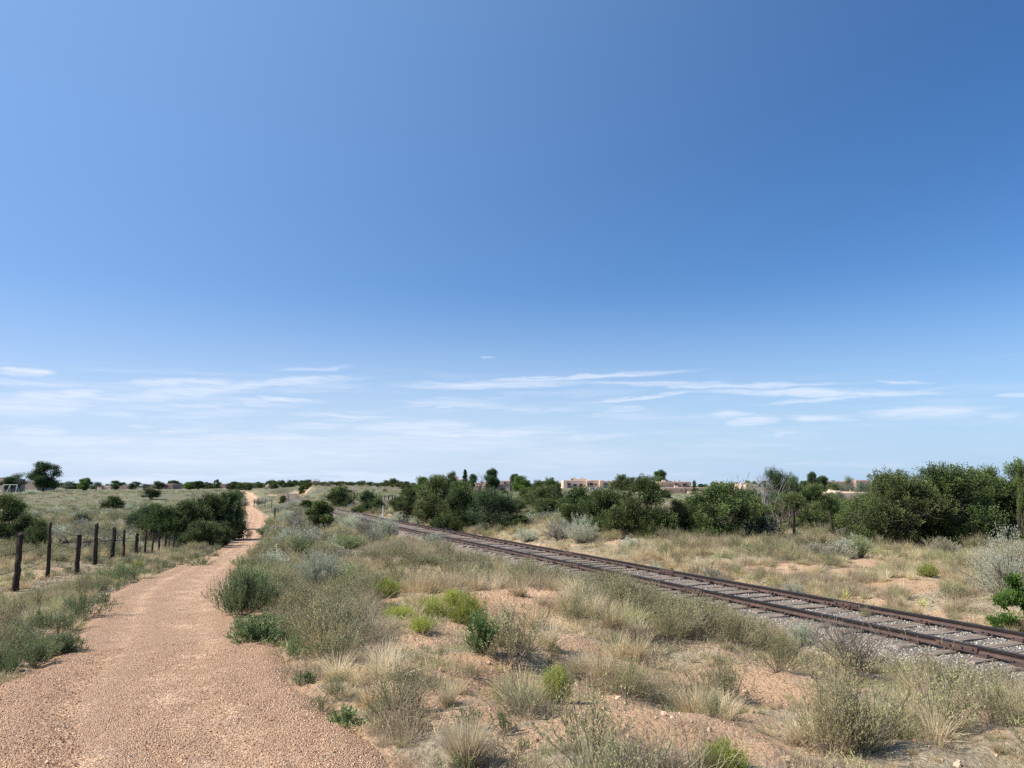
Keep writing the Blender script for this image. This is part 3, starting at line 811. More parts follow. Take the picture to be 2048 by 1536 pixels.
# sleepers: variants of split weathered timber
def sleeper_mesh(seed):
    r = np.random.default_rng(seed); L, W, H = 1.28 + r.uniform(-.06, .05), .112, .16
    nx_, ny_ = 34, 9
    mb = MB()
    xs = np.linspace(-L, L, nx_); ys_ = np.linspace(-W, W, ny_)
    X, Y = np.meshgrid(xs, ys_, indexing='ij')
    Z = np.zeros_like(X) + (fbm(X * 1.2 + seed, Y * 40 + seed, 3, seed) - .5) * .028 + (fbm(X * .8 + seed * 3, Y * 3, 2, seed + 5) - .5) * .03
    edge = np.abs(Y) / W; Z -= .014 * sstep(.7, 1.0, edge); Z -= .05 * sstep(.93, 1.0, np.abs(X) / L) * r.uniform(.2, 1.2)
    X = X + (vnoise(Y * 60, Y * 0 + seed, 4) - .5) * .05 * (np.abs(X) / L > .98)
    Y = Y + (fbm(X * 3, X * 0 + seed, 2, 6) - .5) * .02
    i = np.arange(nx_ * ny_).reshape(nx_, ny_)
    a, b, c, d = i[:-1, :-1].ravel(), i[1:, :-1].ravel(), i[1:, 1:].ravel(), i[:-1, 1:].ravel()
    V = np.stack([X, Y, Z], -1).reshape(-1, 3)
    T = [np.stack([a, b, c], 1), np.stack([a, c, d], 1)]
    # skirt
    ring = np.concatenate([i[:, 0], i[-1, 1:], i[-2::-1, -1], i[0, -2:0:-1]])
    Vb = V[ring].copy(); Vb[:, 2] = -H
    n0 = len(V); k = len(ring); e = np.arange(k); en = (e + 1) % k
    T += [np.stack([ring[e], n0 + e, n0 + en], 1), np.stack([ring[e], n0 + en, ring[en]], 1)]
    mb.add(np.concatenate([V, Vb]), np.concatenate(T), .5)
    return mb.mesh('sleeper', M['sleeper'])
SL = [sleeper_mesh(50 + k) for k in range(7)]
# tie plate with spike heads, anchor lump beside the rail
pm = MB(); box(pm, -.09, .09, -.16, .16, 0, .014, .5)
for dx, dy in ((-.05, .085), (.05, -.085), (-.05, -.085)): box(pm, dx - .016, dx + .016, dy - .022, dy + .022, .014, .034, .5)
box(pm, .095, .122, -.082, .082, -.01, .016, .5); box(pm, .095, .122, .066, .092, .016, .036, .5)
plate_me = pm.mesh('tie_plate', M['rail'])
SLEEPER_S = []
s0 = float(np.interp(2.5, TR_Y, TR_S)); k = 0; s = s0; extra = MB()
rs = np.random.default_rng(5)
while s < TR_S[-1] - 1:
    x, y, tx, ty = track_frame(rs.normal(0, .035), s)
    ang = math.atan2(-tx, ty) + rs.normal(0, .018)   # across the track
    z = RAILZ - .118 + rs.normal(0, .007)
    if k < 100:
        o = link('sleeper', SL[k % 7] if k < 7 else SL[rs.integers(7)], track, (x - TO[0], y - TO[1], z - TO[2]))
        o.rotation_euler = (rs.normal(0, .02), rs.normal(0, .004), ang + (math.pi if rs.random() < .5 else 0))
        for off in (-GA, GA):
            xo, yo, tx2, ty2 = track_frame(off, s)
            c_, s__ = math.cos(-o.rotation_euler.z), math.sin(-o.rotation_euler.z)
            lx, ly = (xo - x) * c_ - (yo - y) * s__, (xo - x) * s__ + (yo - y) * c_
            p_ = link('tie_plate', plate_me, o, (lx, ly, .002)); p_.rotation_euler = (0, 0, math.pi / 2 + (math.pi if rs.random() < .5 else 0))
    else:
        ca, sa = math.cos(ang), math.sin(ang)
        e = MB(); box(e, -1.27, 1.27, -.11, .11, -.1, .0, .5)
        V = e.v[0]; V = np.stack([V[:, 0] * ca - V[:, 1] * sa + x - TO[0], V[:, 0] * sa + V[:, 1] * ca + y - TO[1], V[:, 2] + z - TO[2]], 1)
        extra.add(V, e.t[0], .5)
    SLEEPER_S.append(s); s += .53 + rs.normal(0, .025); k += 1
o = link('far_sleepers', extra.mesh('far_sleepers', M['sleeper']), track); o['kind'] = 'stuff'
print('sleepers', k)
# ------------------------------------------------------------------ plant shapes
def curve_lines(r, n, base, az_, lean, h, bend, k=4, wig=0.0):
    """centre lines rising from base points; lean and extra bend in radians"""
    t = np.linspace(0, 1, k)
    C = np.zeros((n, k, 3)); C[:, 0] = base
    h = np.broadcast_to(h, (n,)); seg = h / (k - 1)
    for i in range(1, k):
        a = lean + bend * (i - .5) / (k - 1)
        az2 = az_ + (r.normal(0, wig, n) if wig else 0)
        d = np.stack([np.sin(a) * np.cos(az2), np.sin(a) * np.sin(az2), np.cos(a)], 1)
        C[:, i] = C[:, i - 1] + d * seg[:, None]
    return C
def disc(r, n, Rr, p=.5):
    a = r.uniform(0, 2 * np.pi, n); q = Rr * r.uniform(0, 1, n) ** p
    return np.stack([q * np.cos(a), q * np.sin(a), np.zeros(n)], 1), a
def pick_on(r, C, n, lo=.3, hi=1.0):
    """random points (and tangents) along random centre lines"""
    j = r.integers(0, len(C), n); t = r.uniform(lo, hi, n) * (C.shape[1] - 1 - 1e-6)
    i = t.astype(int); f = (t - i)[:, None]
    p = C[j, i] * (1 - f) + C[j, i + 1] * f
    return p, nrm(C[j, i + 1] - C[j, i])
def randdir(r, n, up=.3, around=None, spread=1.0):
    d = r.normal(size=(n, 3)) * spread
    if around is not None: d = d + around
    d[:, 2] += up
    return nrm(d)

def bunch(seed, n=170, Rr=.05, h=.45, lean=.75, w=.0035, mat='straw', bend=.9):
    r = np.random.default_rng(seed); mb = MB()
    b, a = disc(r, n, Rr)
    ln = np.abs(r.normal(0, lean * .6, n)).clip(0, 1.35)
    hh = h * r.uniform(.35, 1.08, n)
    C = curve_lines(r, n, b, a + r.normal(0, .5, n), ln, hh, r.uniform(.1, bend, n), 5)
    W = np.array([1, .95, .75, .45, .08])[None] * w * r.uniform(.6, 1.3, n)[:, None]
    strips(mb, C, W, r.uniform(0, 1, n), r)
    # short dead base
    m = n // 2; b, a = disc(r, m, Rr * 1.3)
    C = curve_lines(r, m, b, a, r.uniform(.4, 1.4, m), h * r.uniform(.12, .3, m), .3, 3)
    strips(mb, C, np.full((m, 3), w), r.uniform(0, .3, m), r)
    return mb.mesh('tuft', M[mat])
def thatch(seed, n=260, Rr=.2, h=.3, w=.003, mat='thatch'):
    r = np.random.default_rng(seed); mb = MB()
    b, a = disc(r, n, Rr)
    C = curve_lines(r, n, b, r.uniform(0, 6.28, n), r.uniform(.05, 1.25, n), h * r.uniform(.3, 1.1, n), r.uniform(-.2, .9, n), 5, .25)
    W = np.array([1, .9, .75, .5, .15])[None] * w * r.uniform(.6, 1.3, n)[:, None]
    strips(mb, C, W, r.uniform(0, 1, n), r)
    p, t = pick_on(r, C, n, .5, 1)
    leaves(mb, p, randdir(r, n, .1, t, .7), r.uniform(.012, .035, n), .003, r.uniform(.2, 1, n), r)
    return mb.mesh('thatch', M[mat])
def twiggy(seed, Rr=.28, h=.42, stems=30, side=6, lv=900, L=.013, W=.005, mat='olive', up=.2, lean=1.05, speck=0):
    """a loose dome of thin branching stems carrying many tiny leaves"""
    r = np.random.default_rng(seed); mb = MB()
    b, a = disc(r, stems, Rr * .14)
    ln = r.uniform(0, lean, stems)
    hh = h * r.uniform(.75, 1.05, stems) * (1 - .1 * ln) + Rr * .35 * np.sin(ln)
    C = curve_lines(r, stems, b, a + r.normal(0, .4, stems), ln, hh, r.uniform(-.5, .2, stems), 5, .12)
    strips(mb, C, np.array([1.3, 1.1, .9, .6, .3])[None] * .004 * np.ones((stems, 1)), r.uniform(0, .6, stems), r, 1)
    ns = stems * side
    p, t = pick_on(r, C, ns, .25, .95)
    d = randdir(r, ns, up + .25, t, .55)
    Ls = h * r.uniform(.12, .38, ns)
    k = 3; S = np.stack([p, p + d * Ls[:, None] * .5 + r.normal(0, .006, (ns, 3)), p + d * Ls[:, None] + np.array([0, 0, 1]) * Ls[:, None] * .15], 1)
    strips(mb, S, np.array([1, .8, .4])[None] * .0026 * np.ones((ns, 1)), r.uniform(0, .8, ns), r, 1)
    p, t = pick_on(r, S, lv, .1, 1)
    leaves(mb, p, randdir(r, lv, up, t, .6), L * r.uniform(.6, 1.5, lv), W * r.uniform(.7, 1.3, lv), r.uniform(0, 1, lv), r, 0)
    if speck:
        p, t = pick_on(r, S, speck, .8, 1)
        leaves(mb, p, randdir(r, speck, .5), .014, .012, r.uniform(0, 1, speck), r, 2)
    return mb.mesh('forb', [M[mat], M['twig'], M['flower']])
def rabbit(seed, Rr=.3, h=.42, stems=120, mat='lime', L=.045, W=.006, per=16, twigm='twig', top=.55):
    """rabbitbrush: bare stems fanning out to a tight rounded canopy of upright shoots"""
    r = np.random.default_rng(seed); mb = MB()
    # target points on a lumpy dome
    a = r.uniform(0, 2 * np.pi, stems); q = np.sqrt(r.uniform(0, 1, stems))
    lump = .84 + .3 * vnoise(np.cos(a) * 2.2 * q + seed, np.sin(a) * 2.2 * q, seed)
    tip = np.stack([Rr * q * np.cos(a) * lump, Rr * q * np.sin(a) * lump, h * (.30 + .70 * np.sqrt(np.clip(1 - q ** 2.4, 0, 1))) * lump * r.uniform(.9, 1.04, stems)], 1)
    b, _ = disc(r, stems, Rr * .16)
    mid = (b + tip) / 2; mid[:, :2] *= .8; mid[:, 2] *= 1.02
    C = np.stack([b, (b + mid) / 2 + r.normal(0, .008, (stems, 3)), mid + r.normal(0, .012, (stems, 3)), (mid + tip) / 2, tip], 1)
    strips(mb, C, np.array([2.2, 1.7, 1.2, .9, .6])[None] * .0035 * np.ones((stems, 1)), r.uniform(0, .6, stems), r, 1)
    ns = stems * 7; p, t = pick_on(r, C, ns, top * .75, 1)
    d = randdir(r, ns, .75, t * .9, .5); Ls = h * r.uniform(.07, .2, ns)
    S = np.stack([p, p + d * Ls[:, None] * .6, p + d * Ls[:, None]], 1)
    strips(mb, S, np.full((ns, 3), .0035), r.uniform(.2, .9, ns), r, 0)
    n = ns * per // 2; p, t = pick_on(r, S, n, 0, 1)
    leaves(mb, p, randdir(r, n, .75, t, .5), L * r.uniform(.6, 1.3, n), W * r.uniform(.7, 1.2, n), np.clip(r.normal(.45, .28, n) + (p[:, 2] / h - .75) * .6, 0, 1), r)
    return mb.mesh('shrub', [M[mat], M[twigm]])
def sage(seed, Rr=.55, h=.75, stems=60, side=10, lv=12000, mat='sage', L=.030, W=.010):
    """woody dark base stems, forking into a loose rounded silvery canopy"""
    r = np.random.default_rng(seed); mb = MB()
    a = r.uniform(0, 2 * np.pi, stems); q = np.sqrt(r.uniform(0, 1, stems))
    lump = .75 + .45 * vnoise(np.cos(a) * 1.8 + seed, np.sin(a) * 1.8 + q, seed)
    tip = np.stack([Rr * q * np.cos(a) * lump, Rr * q * np.sin(a) * lump, h * (.30 + .7 * np.sqrt(np.clip(1 - q ** 2, 0, 1))) * lump], 1)
    b, _ = disc(r, stems, Rr * .13)
    m1 = b * .6 + tip * .4; m1[:, :2] *= .75; m1 += r.normal(0, .03, (stems, 3))
    m2 = b * .25 + tip * .75 + r.normal(0, .03, (stems, 3))
    C = np.stack([b, (b + m1) / 2 + r.normal(0, .012, (stems, 3)), m1, m2, tip], 1)
    tubes(mb, C, np.array([1.9, 1.5, 1.1, .7, .35])[None] * .0085 * r.uniform(.6, 1.4, (stems, 1)), r.uniform(0, .7, stems), 4, 1)
    ns = stems * side; p, t = pick_on(r, C, ns, .38, 1)
    d = randdir(r, ns, .75, t * .8, .55); Ls = h * r.uniform(.10, .30, ns)
    S = np.stack([p, p + d * Ls[:, None] * .5 + r.normal(0, .01, (ns, 3)), p + d * Ls[:, None] + np.array([0, 0, .15]) * Ls[:, None]], 1)
    strips(mb, S, np.array([1, .8, .5])[None] * .0045 * np.ones((ns, 1)), r.uniform(.2, 1, ns), r, 1)
    p, t = pick_on(r, S, lv, .1, 1)
    leaves(mb, p, randdir(r, lv, .6, t, .45), L * r.uniform(.6, 1.4, lv), W * r.uniform(.7, 1.3, lv), np.clip(r.normal(.5, .25, lv), 0, 1), r)
    return mb.mesh('shrub', [M[mat], M['twig']])
def dome(seed, Rr=.3, h=.4, n=240, lv=46, knob=.035, L=.024, W=.006, mat='lime', lo=.25, stems=70, twigr=.0045, shell=.86):
    """compact rounded bush: a shell of many small upright tufts over fanning bare stems"""
    r = np.random.default_rng(seed); mb = MB()
    u = nrm(r.normal(size=(n, 3)) + np.array([0, 0, .35])); u[:, 2] = np.abs(u[:, 2])
    lump = .58 + .84 * fbm(u[:, 0] * 2.4 + seed, u[:, 1] * 2.4 + u[:, 2] * 1.9, 2, seed)
    rr_ = np.where(r.random(n) < .12, r.uniform(1.0, 1.18, n), r.uniform(shell - .34, 1.0, n)) * lump
    c = np.stack([u[:, 0] * Rr * rr_, u[:, 1] * Rr * rr_, h * (lo + (1 - lo) * u[:, 2]) * np.clip(rr_, .4, 1.2)], 1)
    ax = nrm(u * .6 + np.array([0, 0, 1.0]) + r.normal(0, .2, (n, 3)))
    m = n * lv; ci = np.repeat(np.arange(n), lv); e = nrm(r.normal(size=(m, 3))) * r.uniform(.1, 1, (m, 1)) ** .6
    al = (e * ax[ci]).sum(1, keepdims=True); ks = knob * r.uniform(.6, 1.35, n)
    pt = c[ci] + (e + ax[ci] * al * .9) * ks[ci][:, None]
    ld = nrm(e * .5 + ax[ci] * 1.1 + r.normal(0, .3, (m, 3)))
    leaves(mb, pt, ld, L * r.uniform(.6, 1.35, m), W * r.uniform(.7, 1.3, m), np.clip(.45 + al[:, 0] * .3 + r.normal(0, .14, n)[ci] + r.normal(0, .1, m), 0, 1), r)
    j = r.integers(0, n, stems); b, _ = disc(r, stems, Rr * .14); tip = c[j]; mid = b * .4 + tip * .6; mid[:, :2] *= .8
    C = np.stack([b, (b + mid) / 2 + r.normal(0, .02 * Rr, (stems, 3)), mid + r.normal(0, .04 * Rr, (stems, 3)), (mid + tip) / 2, tip], 1)
    tubes(mb, C, np.array([[1.8, 1.4, 1.1, .8, .5]]) * twigr * r.uniform(.6, 1.3, (stems, 1)), r.uniform(0, .8, stems), 4, 1)
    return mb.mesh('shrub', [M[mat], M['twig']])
def yucca(seed, n=70, L=.34):
    r = np.random.default_rng(seed); mb = MB()
    b, a = disc(r, n, .03)
    C = curve_lines(r, n, b, r.uniform(0, 6.28, n), r.uniform(.1, 1.45, n), L * r.uniform(.6, 1.1, n), .12, 3)
    strips(mb, C, np.array([1, .8, .05])[None] * .013 * np.ones((n, 1)), r.uniform(0, 1, n), r)
    return mb.mesh('yucca', M['yucca'])
def stalks(seed, n=14, h=1.0, Rr=.06):
    r = np.random.default_rng(seed); mb = MB()
    b, a = disc(r, n, Rr)
    C = curve_lines(r, n, b, a, r.uniform(.02, .5, n), h * r.uniform(.6, 1.05, n), r.uniform(.05, .6, n), 7, .05)
    strips(mb, C, np.array([1, .9, .8, .7, .6, .5, .3])[None] * .0036 * np.ones((n, 1)), r.uniform(.2, 1, n), r)
    p, t = pick_on(r, C, n * 40, .84, 1)
    leaves(mb, p, randdir(r, n * 40, .2, t * 3, .5), .022, .004, r.uniform(.3, 1, n * 40), r)
    m = 60; b, a = disc(r, m, Rr)
    C = curve_lines(r, m, b, a, r.uniform(.2, 1.1, m), h * r.uniform(.2, .45, m), r.uniform(.2, 1, m), 5)
    strips(mb, C, np.array([1, .9, .7, .4, .1])[None] * .004 * np.ones((m, 1)), r.uniform(0, .8, m), r)
    return mb.mesh('stalks', M['straw'])
def farclump(seed, mat, Rr=.35, h=.32, n=170, w=.02, dome=True):
    r = np.random.default_rng(seed); mb = MB()
    a = r.uniform(0, 6.28, n); q = r.uniform(0, 1, n) ** .6
    top = h * np.sqrt(np.clip(1 - q ** 2 * .85, 0, 1)) * r.uniform(.5, 1.05, n)
    p = np.stack([Rr * q * np.cos(a), Rr * q * np.sin(a), top * r.uniform(.2, .75, n)], 1)
    leaves(mb, p, randdir(r, n, .9, np.stack([np.cos(a) * .5, np.sin(a) * .5, 0 * a], 1), .5), h * r.uniform(.25, .5, n), w * r.uniform(.6, 1.3, n), r.uniform(0, 1, n), r)
    return mb.mesh('clump', M[mat])

# ------------------------------------------------------------------ trees
def branches(r, n, h, spread, rad, k=6, lean0=.15, base=.04, wig=.22, up=.1):
    b, a = disc(r, n, base)
    a = np.linspace(0, 2 * np.pi, n, endpoint=False) + r.normal(0, .35, n)
    C = curve_lines(r, n, b, a, r.uniform(lean0, lean0 + spread, n), h * r.uniform(.7, 1.05, n), r.uniform(-.35, .3, n), k, wig)
    Rr = rad * np.linspace(1, .25, k)[None] * r.uniform(.6, 1.15, (n, 1))
    return C, Rr
def juniper(seed, W=1.6, H=3.0, nl=34, per=15, lv=90, L=.045, lw=.034, mat='juniper', crown_lo=.0, shape='dome', knob=.165):
    """crown of many knobbly upright tufts over hidden limbs; returns (crown, trunk)"""
    r = np.random.default_rng(seed)
    tk = MB(); ns = 5
    C, Rd = branches(r, ns, H * .62, .5, .075 * H / 3, 6)
    tubes(tk, C, Rd, .3, 7)
    # lobes filling a lumpy dome
    lobes = []
    for i in range(nl):
        a = r.uniform(0, 2 * np.pi); zz = r.uniform(0, 1) ** 1.15
        if shape == 'cone': rad = W * (1 - zz) ** .8 * .78
        elif shape == 'top': rad = W * .75 * math.sqrt(max(.05, 1 - (zz * 2 - .85) ** 2 * .8))
        else: rad = W * .80 * (max(.0, 1 - zz ** 2.4)) ** .5 * (.86 + .2 * math.sin(3 * a + seed))
        q = math.sqrt(r.uniform(.2, 1))
        lr = W * r.uniform(.17, .30) * (1 if shape != 'cone' else (1.1 - .6 * zz))
        z = H * (crown_lo + (1 - crown_lo) * zz * .86) 
        lobes.append((rad * q * math.cos(a), rad * q * math.sin(a), max(z, lr * .55), lr))
    lobes = np.array(lobes)
    # limbs out to the lobes
    nb = len(lobes); stt, tt = pick_on(r, C, nb, .15, .9)
    mid = (stt + lobes[:, :3]) / 2 + r.normal(0, .08 * W, (nb, 3))
    B = np.stack([stt, (stt * .6 + mid * .4) + r.normal(0, .03, (nb, 3)), mid, (mid + lobes[:, :3]) / 2 + r.normal(0, .05, (nb, 3)), lobes[:, :3]], 1)
    tubes(tk, B, np.array([1, .8, .6, .4, .2])[None] * .035 * H / 3 * np.ones((nb, 1)), .5, 5)
    nt_ = nl * 5; st, tg = pick_on(r, B, nt_, .55, 1); d = randdir(r, nt_, .3, (st - np.array([0, 0, H * .35])) / W, .5); Lt = W * r.uniform(.18, .42, nt_)
    S = np.stack([st, st + d * Lt[:, None] * .5 + r.normal(0, .03, (nt_, 3)), st + d * Lt[:, None] + r.normal(0, .05, (nt_, 3))], 1)
    tubes(tk, S, np.array([[.011, .008, .004]]) * r.uniform(.7, 1.4, (nt_, 1)), .8, 4)
    cr = MB()
    n = nl * per
    li = r.integers(0, nl, n); d = nrm(r.normal(size=(n, 3)) + np.array([0, 0, .25])); d[:, 2] = np.where(d[:, 2] < -.45, -d[:, 2], d[:, 2])
    c = lobes[li, :3] + d * (lobes[li, 3] * r.uniform(.9, 1.3, n))[:, None] * np.array([1, 1, .85])
    c[:, 2] = np.maximum(c[:, 2], .05 * H * r.uniform(.3, 1.4, n))
    # outward / upward axis of every tuft
    ax = nrm(d * .7 + np.array([0, 0, .8]) + r.normal(0, .25, (n, 3)))
    ks = knob * r.uniform(.6, 1.3, n)
    m = n * lv; ci = np.repeat(np.arange(n), lv)
    e = r.normal(size=(m, 3)); e = nrm(e) * r.uniform(.15, 1, (m, 1)) ** .45
    # ellipsoid stretched along the axis
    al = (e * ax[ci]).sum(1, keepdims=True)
    pt = c[ci] + (e * np.array([.8, .8, 1]) + ax[ci] * al * .8) * ks[ci][:, None]
    ld = nrm(e * .8 + ax[ci] * .9 + r.normal(0, .35, (m, 3)))
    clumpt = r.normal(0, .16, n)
    tint = np.clip(.42 + al[:, 0] * .42 + clumpt[ci] + r.normal(0, .13, m), 0, 1)  # tuft tips tinted lighter than their bases, sunlit tips put into the colour
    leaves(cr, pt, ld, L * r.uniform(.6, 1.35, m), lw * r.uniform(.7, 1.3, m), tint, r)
    # dark leaves filling the lobes, shade between the tufts put into their tint
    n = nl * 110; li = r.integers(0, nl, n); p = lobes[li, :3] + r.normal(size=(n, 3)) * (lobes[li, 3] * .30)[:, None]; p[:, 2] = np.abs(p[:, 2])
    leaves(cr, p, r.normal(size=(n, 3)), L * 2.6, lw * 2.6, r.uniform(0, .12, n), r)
    return cr.mesh('crown', M[mat]), tk.mesh('trunk', M['bark'])
def broadleaf(seed, H=7.0, W=3.2, trunk=.28, nl=26, per=60, lv=22, L=.17, lw=.11, mat='elm', lo=.22, airy=1.0, blade=.36):
    r = np.random.default_rng(seed); tk = MB()
    C, Rd = branches(r, 4, H * .8, .55, .15 * H / 7, 7, .1, .12, .15)
    T0 = np.zeros((1, 4, 3)); T0[0, :, 2] = np.linspace(-.1, H * trunk, 4); T0[0, :, 0] = [0, .03, .02, 0]
    tubes(tk, T0, np.array([[.24, .2, .18, .16]]) * H / 7, .3, 9)
    C = C * np.array([1, 1, .8]) + np.array([0, 0, H * trunk * .8]); tubes(tk, C, Rd, .4, 7)
    lob = []
    for i in range(nl):
        a = r.uniform(0, 2 * np.pi); zz = r.uniform(0, 1); q = math.sqrt(r.uniform(.1, 1))
        rad = W * .78 * math.sqrt(max(.04, 1 - (zz * 1.7 - .72) ** 2)) * (.8 + .3 * math.sin(2 * a + seed * 1.7))
        lob.append((rad * q * math.cos(a), rad * q * math.sin(a), H * (lo + (.93 - lo) * zz), W * r.uniform(.16, .30)))
    lob = np.array(lob); nb = len(lob)
    st, _ = pick_on(r, C, nb, .2, .95); mid = (st + lob[:, :3]) / 2 + r.normal(0, .1 * W * .5, (nb, 3))
    B = np.stack([st, mid, lob[:, :3]], 1); tubes(tk, B, np.array([[1, .6, .25]]) * .06 * H / 7 * np.ones((nb, 1)), .5, 5)
    n = nl * per; li = r.integers(0, nl, n); d = nrm(r.normal(size=(n, 3)))
    c = lob[li, :3] + d * (lob[li, 3] * airy * r.uniform(.35, 1.1, n))[:, None]
    m = n * lv; ci = np.repeat(np.arange(n), lv)
    e = r.normal(size=(m, 3)) * blade * W / 3.2 * .55
    cr = MB(); leaves(cr, c[ci] + e, nrm(e + r.normal(0, .4, (m, 3)) * .4 + np.array([0, 0, -.05])), L * r.uniform(.6, 1.3, m), lw * r.uniform(.7, 1.2, m), np.clip(r.normal(.4, .2, m) + r.normal(0, .18, n)[ci], 0, 1), r)
    return cr.mesh('crown', M[mat]), tk.mesh('trunk', M['bark'])
def spruce(seed, H=7, W=1.7, mat='pinyon'):
    r = np.random.default_rng(seed); tk = MB(); T0 = np.zeros((1, 5, 3)); T0[0, :, 2] = np.linspace(-.1, H * .97, 5)
    tubes(tk, T0, np.array([[.16, .13, .1, .06, .02]]), .3, 7)
    nb = 130; zz = r.uniform(.06, 1, nb) ; a = r.uniform(0, 6.28, nb); ln = W * (1 - zz) ** .85 * r.uniform(.7, 1.1, nb) + .1
    st = np.stack([0 * a, 0 * a, zz * H], 1); d = np.stack([np.cos(a), np.sin(a), -.12 + .5 * zz], 1)
    B = np.stack([st, st + d * ln[:, None] * .5, st + d * ln[:, None]], 1); tubes(tk, B, np.array([[1, .6, .2]]) * .025 * np.ones((nb, 1)), .4, 4)
    cr = MB(); m = 26000; p, t = pick_on(r, B, m, .15, 1); e = r.normal(size=(m, 3)) * .11
    leaves(cr, p + e, nrm(t + e * 4), .14, .045, np.clip(r.normal(.4, .25, m), 0, 1), r)
    return cr.mesh('crown', M[mat]), tk.mesh('trunk', M['bark'])
def deadtree(seed, H=4, n=5, spread=.45, mat='deadwood', rad=.07, twigs=60, k=8):
    r = np.random.default_rng(seed); mb = MB()
    C, Rd = branches(r, n, H * .85, spread, rad, k, .05, .1, .2)
    tubes(mb, C, Rd, r.uniform(.2, .9, n), 6)
    m = n * 9; st, t = pick_on(r, C, m, .3, 1)
    d = randdir(r, m, .35, t * .7, .6); L = H * r.uniform(.12, .32, m)
    S = np.stack([st] + [st + d * L[:, None] * f + r.normal(0, .03 * H / 4, (m, 3)) + np.array([0, 0, 1]) * L[:, None] * f * f * .25 for f in (.35, .7, 1)], 1)
    tubes(mb, S, np.array([[1, .7, .45, .2]]) * rad * .32 * np.ones((m, 1)), r.uniform(0, 1, m), 4)
    q = twigs * n; st, t = pick_on(r, S, q, .2, 1); d = randdir(r, q, .2, t, .8); L = H * r.uniform(.03, .11, q)
    S2 = np.stack([st, st + d * L[:, None] * .5 + r.normal(0, .02, (q, 3)), st + d * L[:, None]], 1)
    strips(mb, S2, np.array([[1, .7, .3]]) * rad * .16 * np.ones((q, 1)), r.uniform(0, 1, q), r)
    return mb.mesh('branches', M[mat])
KEEP = []      # single plants and posts the ground cover must not bury: x, y, radius
# ------------------------------------------------------------------ tree and shrub stock
JUN = {k: v for k, v in {
 'j1': (juniper(1), 3.0, 3.0), 'j2': (juniper(2, 1.7, 2.9, 38, 13, 86), 3.2, 2.9), 'j3': (juniper(3, 1.35, 3.2, 32, 13, 86), 2.6, 3.2),
 'j4': (juniper(4, 2.1, 3.0, 48, 12, 86), 4.0, 3.0), 'j5': (juniper(5, 1.5, 2.4, 30, 13, 86), 2.9, 2.4),
 'up': (juniper(6, .95, 2.4, 22, 26, 40, knob=.10, L=.05, shape='dome'), 1.8, 2.4), 'cone': (juniper(7, .8, 2.4, 20, 26, 40, shape='cone', knob=.1), 1.5, 2.4),
 'pin': (juniper(8, 1.5, 3.2, 24, 26, 44, mat='pinyon', crown_lo=.22, L=.08, lw=.02, knob=.2), 2.8, 3.2),
 'elm': (broadleaf(11), 6.2, 7.0), 'elm2': (broadleaf(12, nl=18, airy=.9), 6.2, 7.0), 'ogrey': (broadleaf(13, mat='elmgrey', nl=18, per=46, L=.13, lw=.05), 6.2, 7.0),
 'lime': (broadleaf(14, mat='elmlime', lo=.12, trunk=.12, nl=26), 6.2, 7.0), 'spr': (spruce(15), 3.3, 7.0),
}.items()}
def extent(*mes):
    v = []
    for me in mes:
        a = np.empty(len(me.vertices) * 3, np.float32); me.vertices.foreach_get('co', a); v.append(a.reshape(-1, 3))
    v = v[0]; q = np.hypot(v[:, 0], v[:, 1])
    return 2 * float(np.percentile(q, 96)), float(np.percentile(v[:, 2], 99.5))
JUN = {k: (v[0], *extent(v[0][0])) for k, v in JUN.items()}
def as_tree(name, key, loc, wm, hm, label, cat='tree', group=None, rz=None, parts=('crown', 'trunk')):
    (cr, tk), rw, rh = JUN[key]
    o = empty(name, loc, random.uniform(0, 6.28) if rz is None else rz, (wm / rw, wm / rw, hm / rh))
    tag(o, label, cat, group)
    link(parts[0], cr, o); link(parts[1], tk, o)
    return o
def mpp(p): return (p.y * math.cos(PITCH)) / FPX * 1.0
def tree(px, py, w, h, key, label, name='juniper', cat='tree', group=None, depth=None, rz=None, sink=.05):
    p = G(px, py) if depth is None else at(px, depth)
    k = p.y / FPX
    hm = h * k
    if depth is not None:          # h is the pixel row of the top of the tree
        hm = max(1.2, P(px, h, depth).z - p.z)
    return as_tree(name, key, (p.x, p.y, p.z - sink), w * k, hm, label, cat, group, rz)

# --- the near row of junipers right of the track
J = [
 (1805,1092,190,146,'j4','broad knobbly juniper left of the tallest crown, in the big juniper mass at the right'),
 (1900,1090,176,160,'j1','tallest knobbly juniper in the big mass of junipers at the right edge'),
 (1985,1086,140,150,'j2','olive green juniper just left of the photo\'s right edge, behind the big silvery brush'),
 (2075,1090,130,165,'j3','juniper cut by the right edge of the photo with bare trunk showing below'),
 (1722,1080,96,86,'j5','low juniper skirt at the left foot of the big right hand juniper mass'),
 (1450,1080,172,112,'j2','wide yellowish green juniper in front of the dead grey snag, left of two lone posts'),
 (1366,1077,70,74,'j3','dark narrow juniper squeezed between the tall bright juniper and the wide yellowish one'),
 (1288,1078,120,118,'j1','tall bright green juniper under the far elm, right of the long adobe house'),
 (1212,1070,92,92,'j5','mid green juniper right of the grey brush beside the track'),
 (1158,1064,84,84,'j3','juniper rising behind the tall grey brush beside the track'),
]
for px, py, w, h, k, lab in J: tree(px, py, w * 1.12, h, k, lab)
